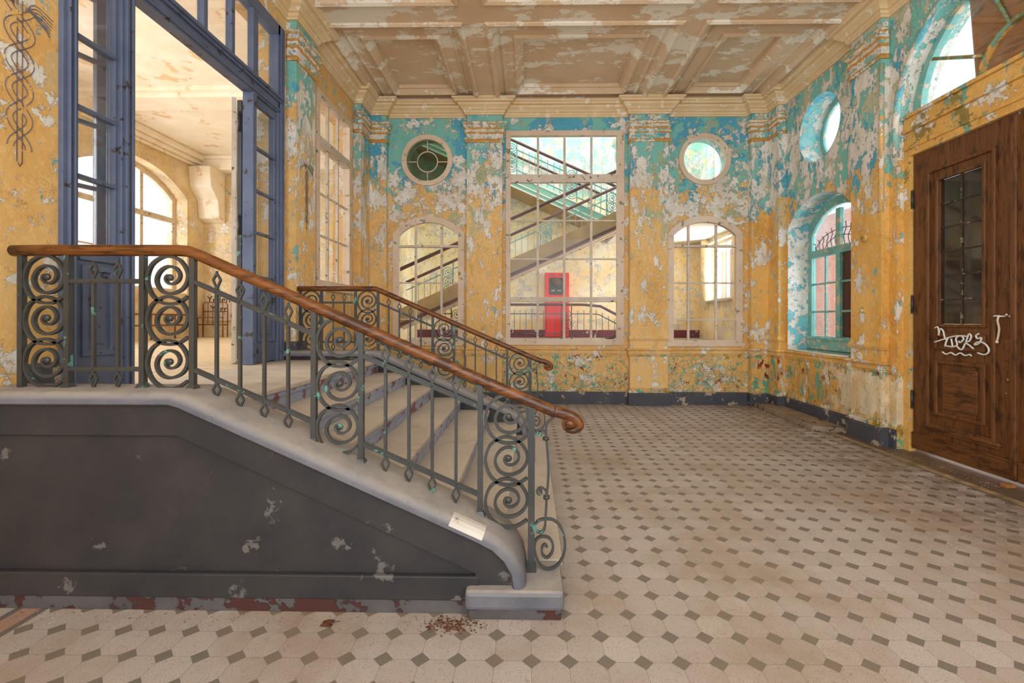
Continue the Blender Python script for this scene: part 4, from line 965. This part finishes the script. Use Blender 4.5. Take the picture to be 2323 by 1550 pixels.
# upper flight (rises to the left)
def line2(x, z0): return z0-SL*(x+.26)
f2 = thing('stair_flight', 'green stair flight rising to the left high behind the middle window', 'stairs', (0, 12.3, 5))
xc, xd = -3.1, 2.3
MB().prism([(xc, line2(xc, 4.92)), (xd, line2(xd, 4.92)), (xd, line2(xd, 5.2)), (xc, line2(xc, 5.2))], 11.75, 12.98, FX).build('flight_slab', M['beige'], f2)
MB().prism([(xc, line2(xc, 4.90)), (xd, line2(xd, 4.90)), (xd, line2(xd, 5.22)), (xc, line2(xc, 5.22))], 11.69, 11.76, FX).build('stringer_board', M['green'], f2)
m = MB()
for dz in (4.88, 5.0, 5.19): m.prism([(xc, line2(xc, dz)), (xd, line2(xd, dz)), (xd, line2(xd, dz+.03)), (xc, line2(xc, dz+.03))], 11.67, 11.70, FX)
m.build('stringer_moulding', M['whitem'], f2)
railing('stair_railing', 'teal iron railing with brown handrail on the near side of the green flight', 11.72, xc, xd, lambda x: line2(x, 5.22), (-1.7, -.45, 1.08), M['rail_dark'], M['iron_teal'])
m = MB(); m.tube([(xc, 12.9, line2(xc, 6.12)), (2.0, 12.9, line2(2.0, 6.12))], .035, 8)
for x in (-2.5, -.9, .7, 1.9): m.tube([(x, 12.9, line2(x, 6.10)), (x, 13.0, line2(x, 6.05))], .012, 6)
tag(m.build('wall_handrail', M['rail_dark']), 'brown wall handrail behind the upper green flight', 'handrail')
# landing railing in front of the red cabinet
def zland(x): return ZL if x < 1.79 else ZL-.52*(x-1.79)
railing('landing_railing', 'grey iron railing with dark handrail in front of the red cabinet', 12.0, -3.0, 3.2, zland, (-1.9, .98), M['rail_dark'], M['iron'], rise=.90)
m = MB(); m.tube([(1.6, 11.0, .95), (3.4, 11.0, 1.8)], .04, 10); m.box(1.60, 1.63, 10.985, 11.015, -1.2, .96); m.box(3.35, 3.38, 10.985, 11.015, -1.2, 1.79)
tag(m.build('lower_handrail', M['rail_dark']), 'dark sloping handrail at the lower right of the landing', 'handrail')
# red cabinet
cb = thing('fire_cabinet', 'tall red metal cabinet with black upper panel and round dial on the stairwell wall', 'cabinet', (.79, 12.9, ZL+.02))
slab('cabinet_body', rect(.45, 1.125, ZL+.02, 2.88), [rect(.56, 1.01, 2.26, 2.74)], 12.85, 12.97, M['red'], FX, cb, bevel=.01)
MB().box(.56, 1.01, 12.90, 12.93, 2.26, 2.74).build('control_panel', M['black'], cb)
dl = MB(); dl.tube([(.765, 12.902, 2.62), (.765, 12.87, 2.62)], .15, 24); d0 = dl.build('dial', M['ink'], cb)
m = MB()
for rr in (.03, .065, .10): m.tube([(.765+rr*math.cos(t*.3491), 12.866, 2.62+rr*math.sin(t*.3491)) for t in range(19)], .009, 6, False)
m.build('dial_ring', M['brass'], d0)
for x in (.65, .70, .83, .88): MB().ball((x, 12.895, 2.38), .018, 8).build('button', M['whitem'], cb)
for x in (.61, .84): MB().box(x, x+.11, 12.845, 12.86, 2.79, 2.815).build('slot', M['black'], cb)
slab('cabinet_door', rect(.50, 1.08, ZL+.06, 2.20), [rect(.56, 1.02, ZL+.18, 2.14)], 12.83, 12.856, M['red'], FX, cb, bevel=.006)
MB().box(1.03, 1.06, 12.81, 12.84, 1.6, 1.7).build('handle', M['iron'], cb)

# ------------------------------------------------------------------ outside
struct(MB().box(4.86, 30, -12, 25, -.25, -.05).build('ground_outside', M['concrete']))
ex = tag(MB().box(9.5, 14, 9.6, 24, -.05, 4.9).build('brick_building', M['brick']), 'red brick building outside the niche window', 'building')

# ------------------------------------------------------------------ small things
sl = MB().add([(3.98, 6.5, .08), (4.40, 6.35, .075), (4.42, 8.2, .075), (4.05, 8.3, .08), (3.97, 6.5, 0), (4.41, 6.34, 0), (4.43, 8.25, 0), (4.04, 8.32, 0)], [(0, 1, 2, 3), (7, 6, 5, 4), (0, 1, 5, 4), (1, 2, 6, 5), (2, 3, 7, 6), (3, 0, 4, 7)]).build('stone_slab', M['stone'], bevel=.012)
tag(sl, 'worn dusty stone slab on the floor along the right wall below the niche', 'slab')
tag(MB().tube([(XR-.035, 7.72, 1.056), (XR-.035, 6.42, 1.056)], .012, 10).build('plastic_tube', M['whitem']), 'thin white tube lying on the niche window sill', 'tube')
sw = thing('rotary_switch', 'round yellowed rotary switch box on the right pilaster', 'switch', (4.36, 5.95, 2.63))
MB().tube([(4.362, 5.95, 2.63), (4.335, 5.95, 2.63)], [.055, .05], 20).build('switch_box', M['porcelain'], sw)
MB().box(4.318, 4.34, 5.925, 5.975, 2.622, 2.638).build('toggle', M['brass'], sw)
MB().tube([(4.357, 5.95, 2.68), (4.357, 5.952, 2.95)], .006, 6).build('cable', M['porcelain'], sw); sw.location.y += .07
sw = thing('light_switch', 'small square cream light switch low on the right pilaster', 'switch', (4.36, 5.97, 1.69))
MB().box(4.34, 4.361, 5.935, 6.005, 1.655, 1.73).build('plate', M['porcelain'], sw, bevel=.004)
MB().box(4.332, 4.342, 5.955, 5.985, 1.675, 1.705).build('rocker', M['whitem'], sw, bevel=.003); sw.location.y += .07
tag(MB().box(4.44, 4.53, 4.33, 4.39, .0, .035).build('wooden_wedge', M['ply'], bevel=.003), 'small wooden wedge on the floor at the foot of the brown door', 'wedge')
# dead leaves
def leaf(x, y, r, a, lab):
    m = MB(); n = 9; vs = [(0, 0, .012)]
    for i in range(n):
        t = 2*math.pi*i/n; k = r*(1 if i % 2 else .55); vs.append((k*math.cos(t+a), k*math.sin(t+a)*.8, .004+.02*random.random()))
    m.add([(x+v[0], y+v[1], v[2]) for v in vs], [(0, i, i % n+1) for i in range(1, n+1)])
    m.add([(x+v[0], y+v[1], v[2]-.002) for v in vs], [(0, i, i % n+1) for i in range(1, n+1)])
    m.tube([(x, y, .01), (x+r*1.3*math.cos(a), y+r*1.3*math.sin(a), .006)], .0015, 5)
    return tag(m.build('dead_leaf', M['leaf']), lab, 'leaf')
leaf(-1.02, 2.32, .045, .4, 'curled brown dead leaf on the tiles in front of the stair wall')
leaf(-.50, 2.30, .02, 1.4, 'tiny dark leaf between debris and stair block')
m = MB()
def crumb(m, x, y, s_):
    h = s_*random.uniform(.4, .9); a = random.random()*3
    vs = [(x+s_*math.cos(a+k*2.1)*random.uniform(.6, 1), y+s_*math.sin(a+k*2.1)*random.uniform(.6, 1), 0.0005) for k in range(3)]+[(x, y, h)]
    m.add(vs, [(0, 1, 2), (0, 1, 3), (1, 2, 3), (2, 0, 3)])
for _ in range(420): crumb(m, random.uniform(-2.7, .3), 2.40-abs(random.gauss(0, .07)), random.uniform(.002, .006))
for _ in range(120): crumb(m, random.uniform(-2.5, 3.9), random.uniform(1.9, 8.2), random.uniform(.002, .005)) if False else crumb(m, random.uniform(.3, 4.0), random.uniform(2.0, 8.2), random.uniform(.002, .005))
for _ in range(260): crumb(m, 4.42-abs(random.gauss(0, .1)), random.uniform(4.3, 5.6), random.uniform(.003, .008))
tag(m.build('plaster_crumbs', M['crumb']), 'crumbs of fallen plaster strewn over the tiles', 'debris', kind='stuff')
m = MB()
for _ in range(150):
    x = -.40+random.gauss(0, .06); y = 2.33+random.gauss(0, .03); crumb(m, x, y, random.uniform(.004, .013))
for _ in range(60):
    x = -.40+random.gauss(0, .06); y = 2.33+random.gauss(0, .03); a = random.random()*6; L = random.uniform(.01, .04)
    m.tube([(x, y, .004), (x+L*math.cos(a), y+L*math.sin(a)*.5, .004+random.random()*.02)], .0012, 4)
tag(m.build('debris_heap', M['leaf']), 'small heap of leaf litter at the corner of the stair block', 'debris', kind='stuff')
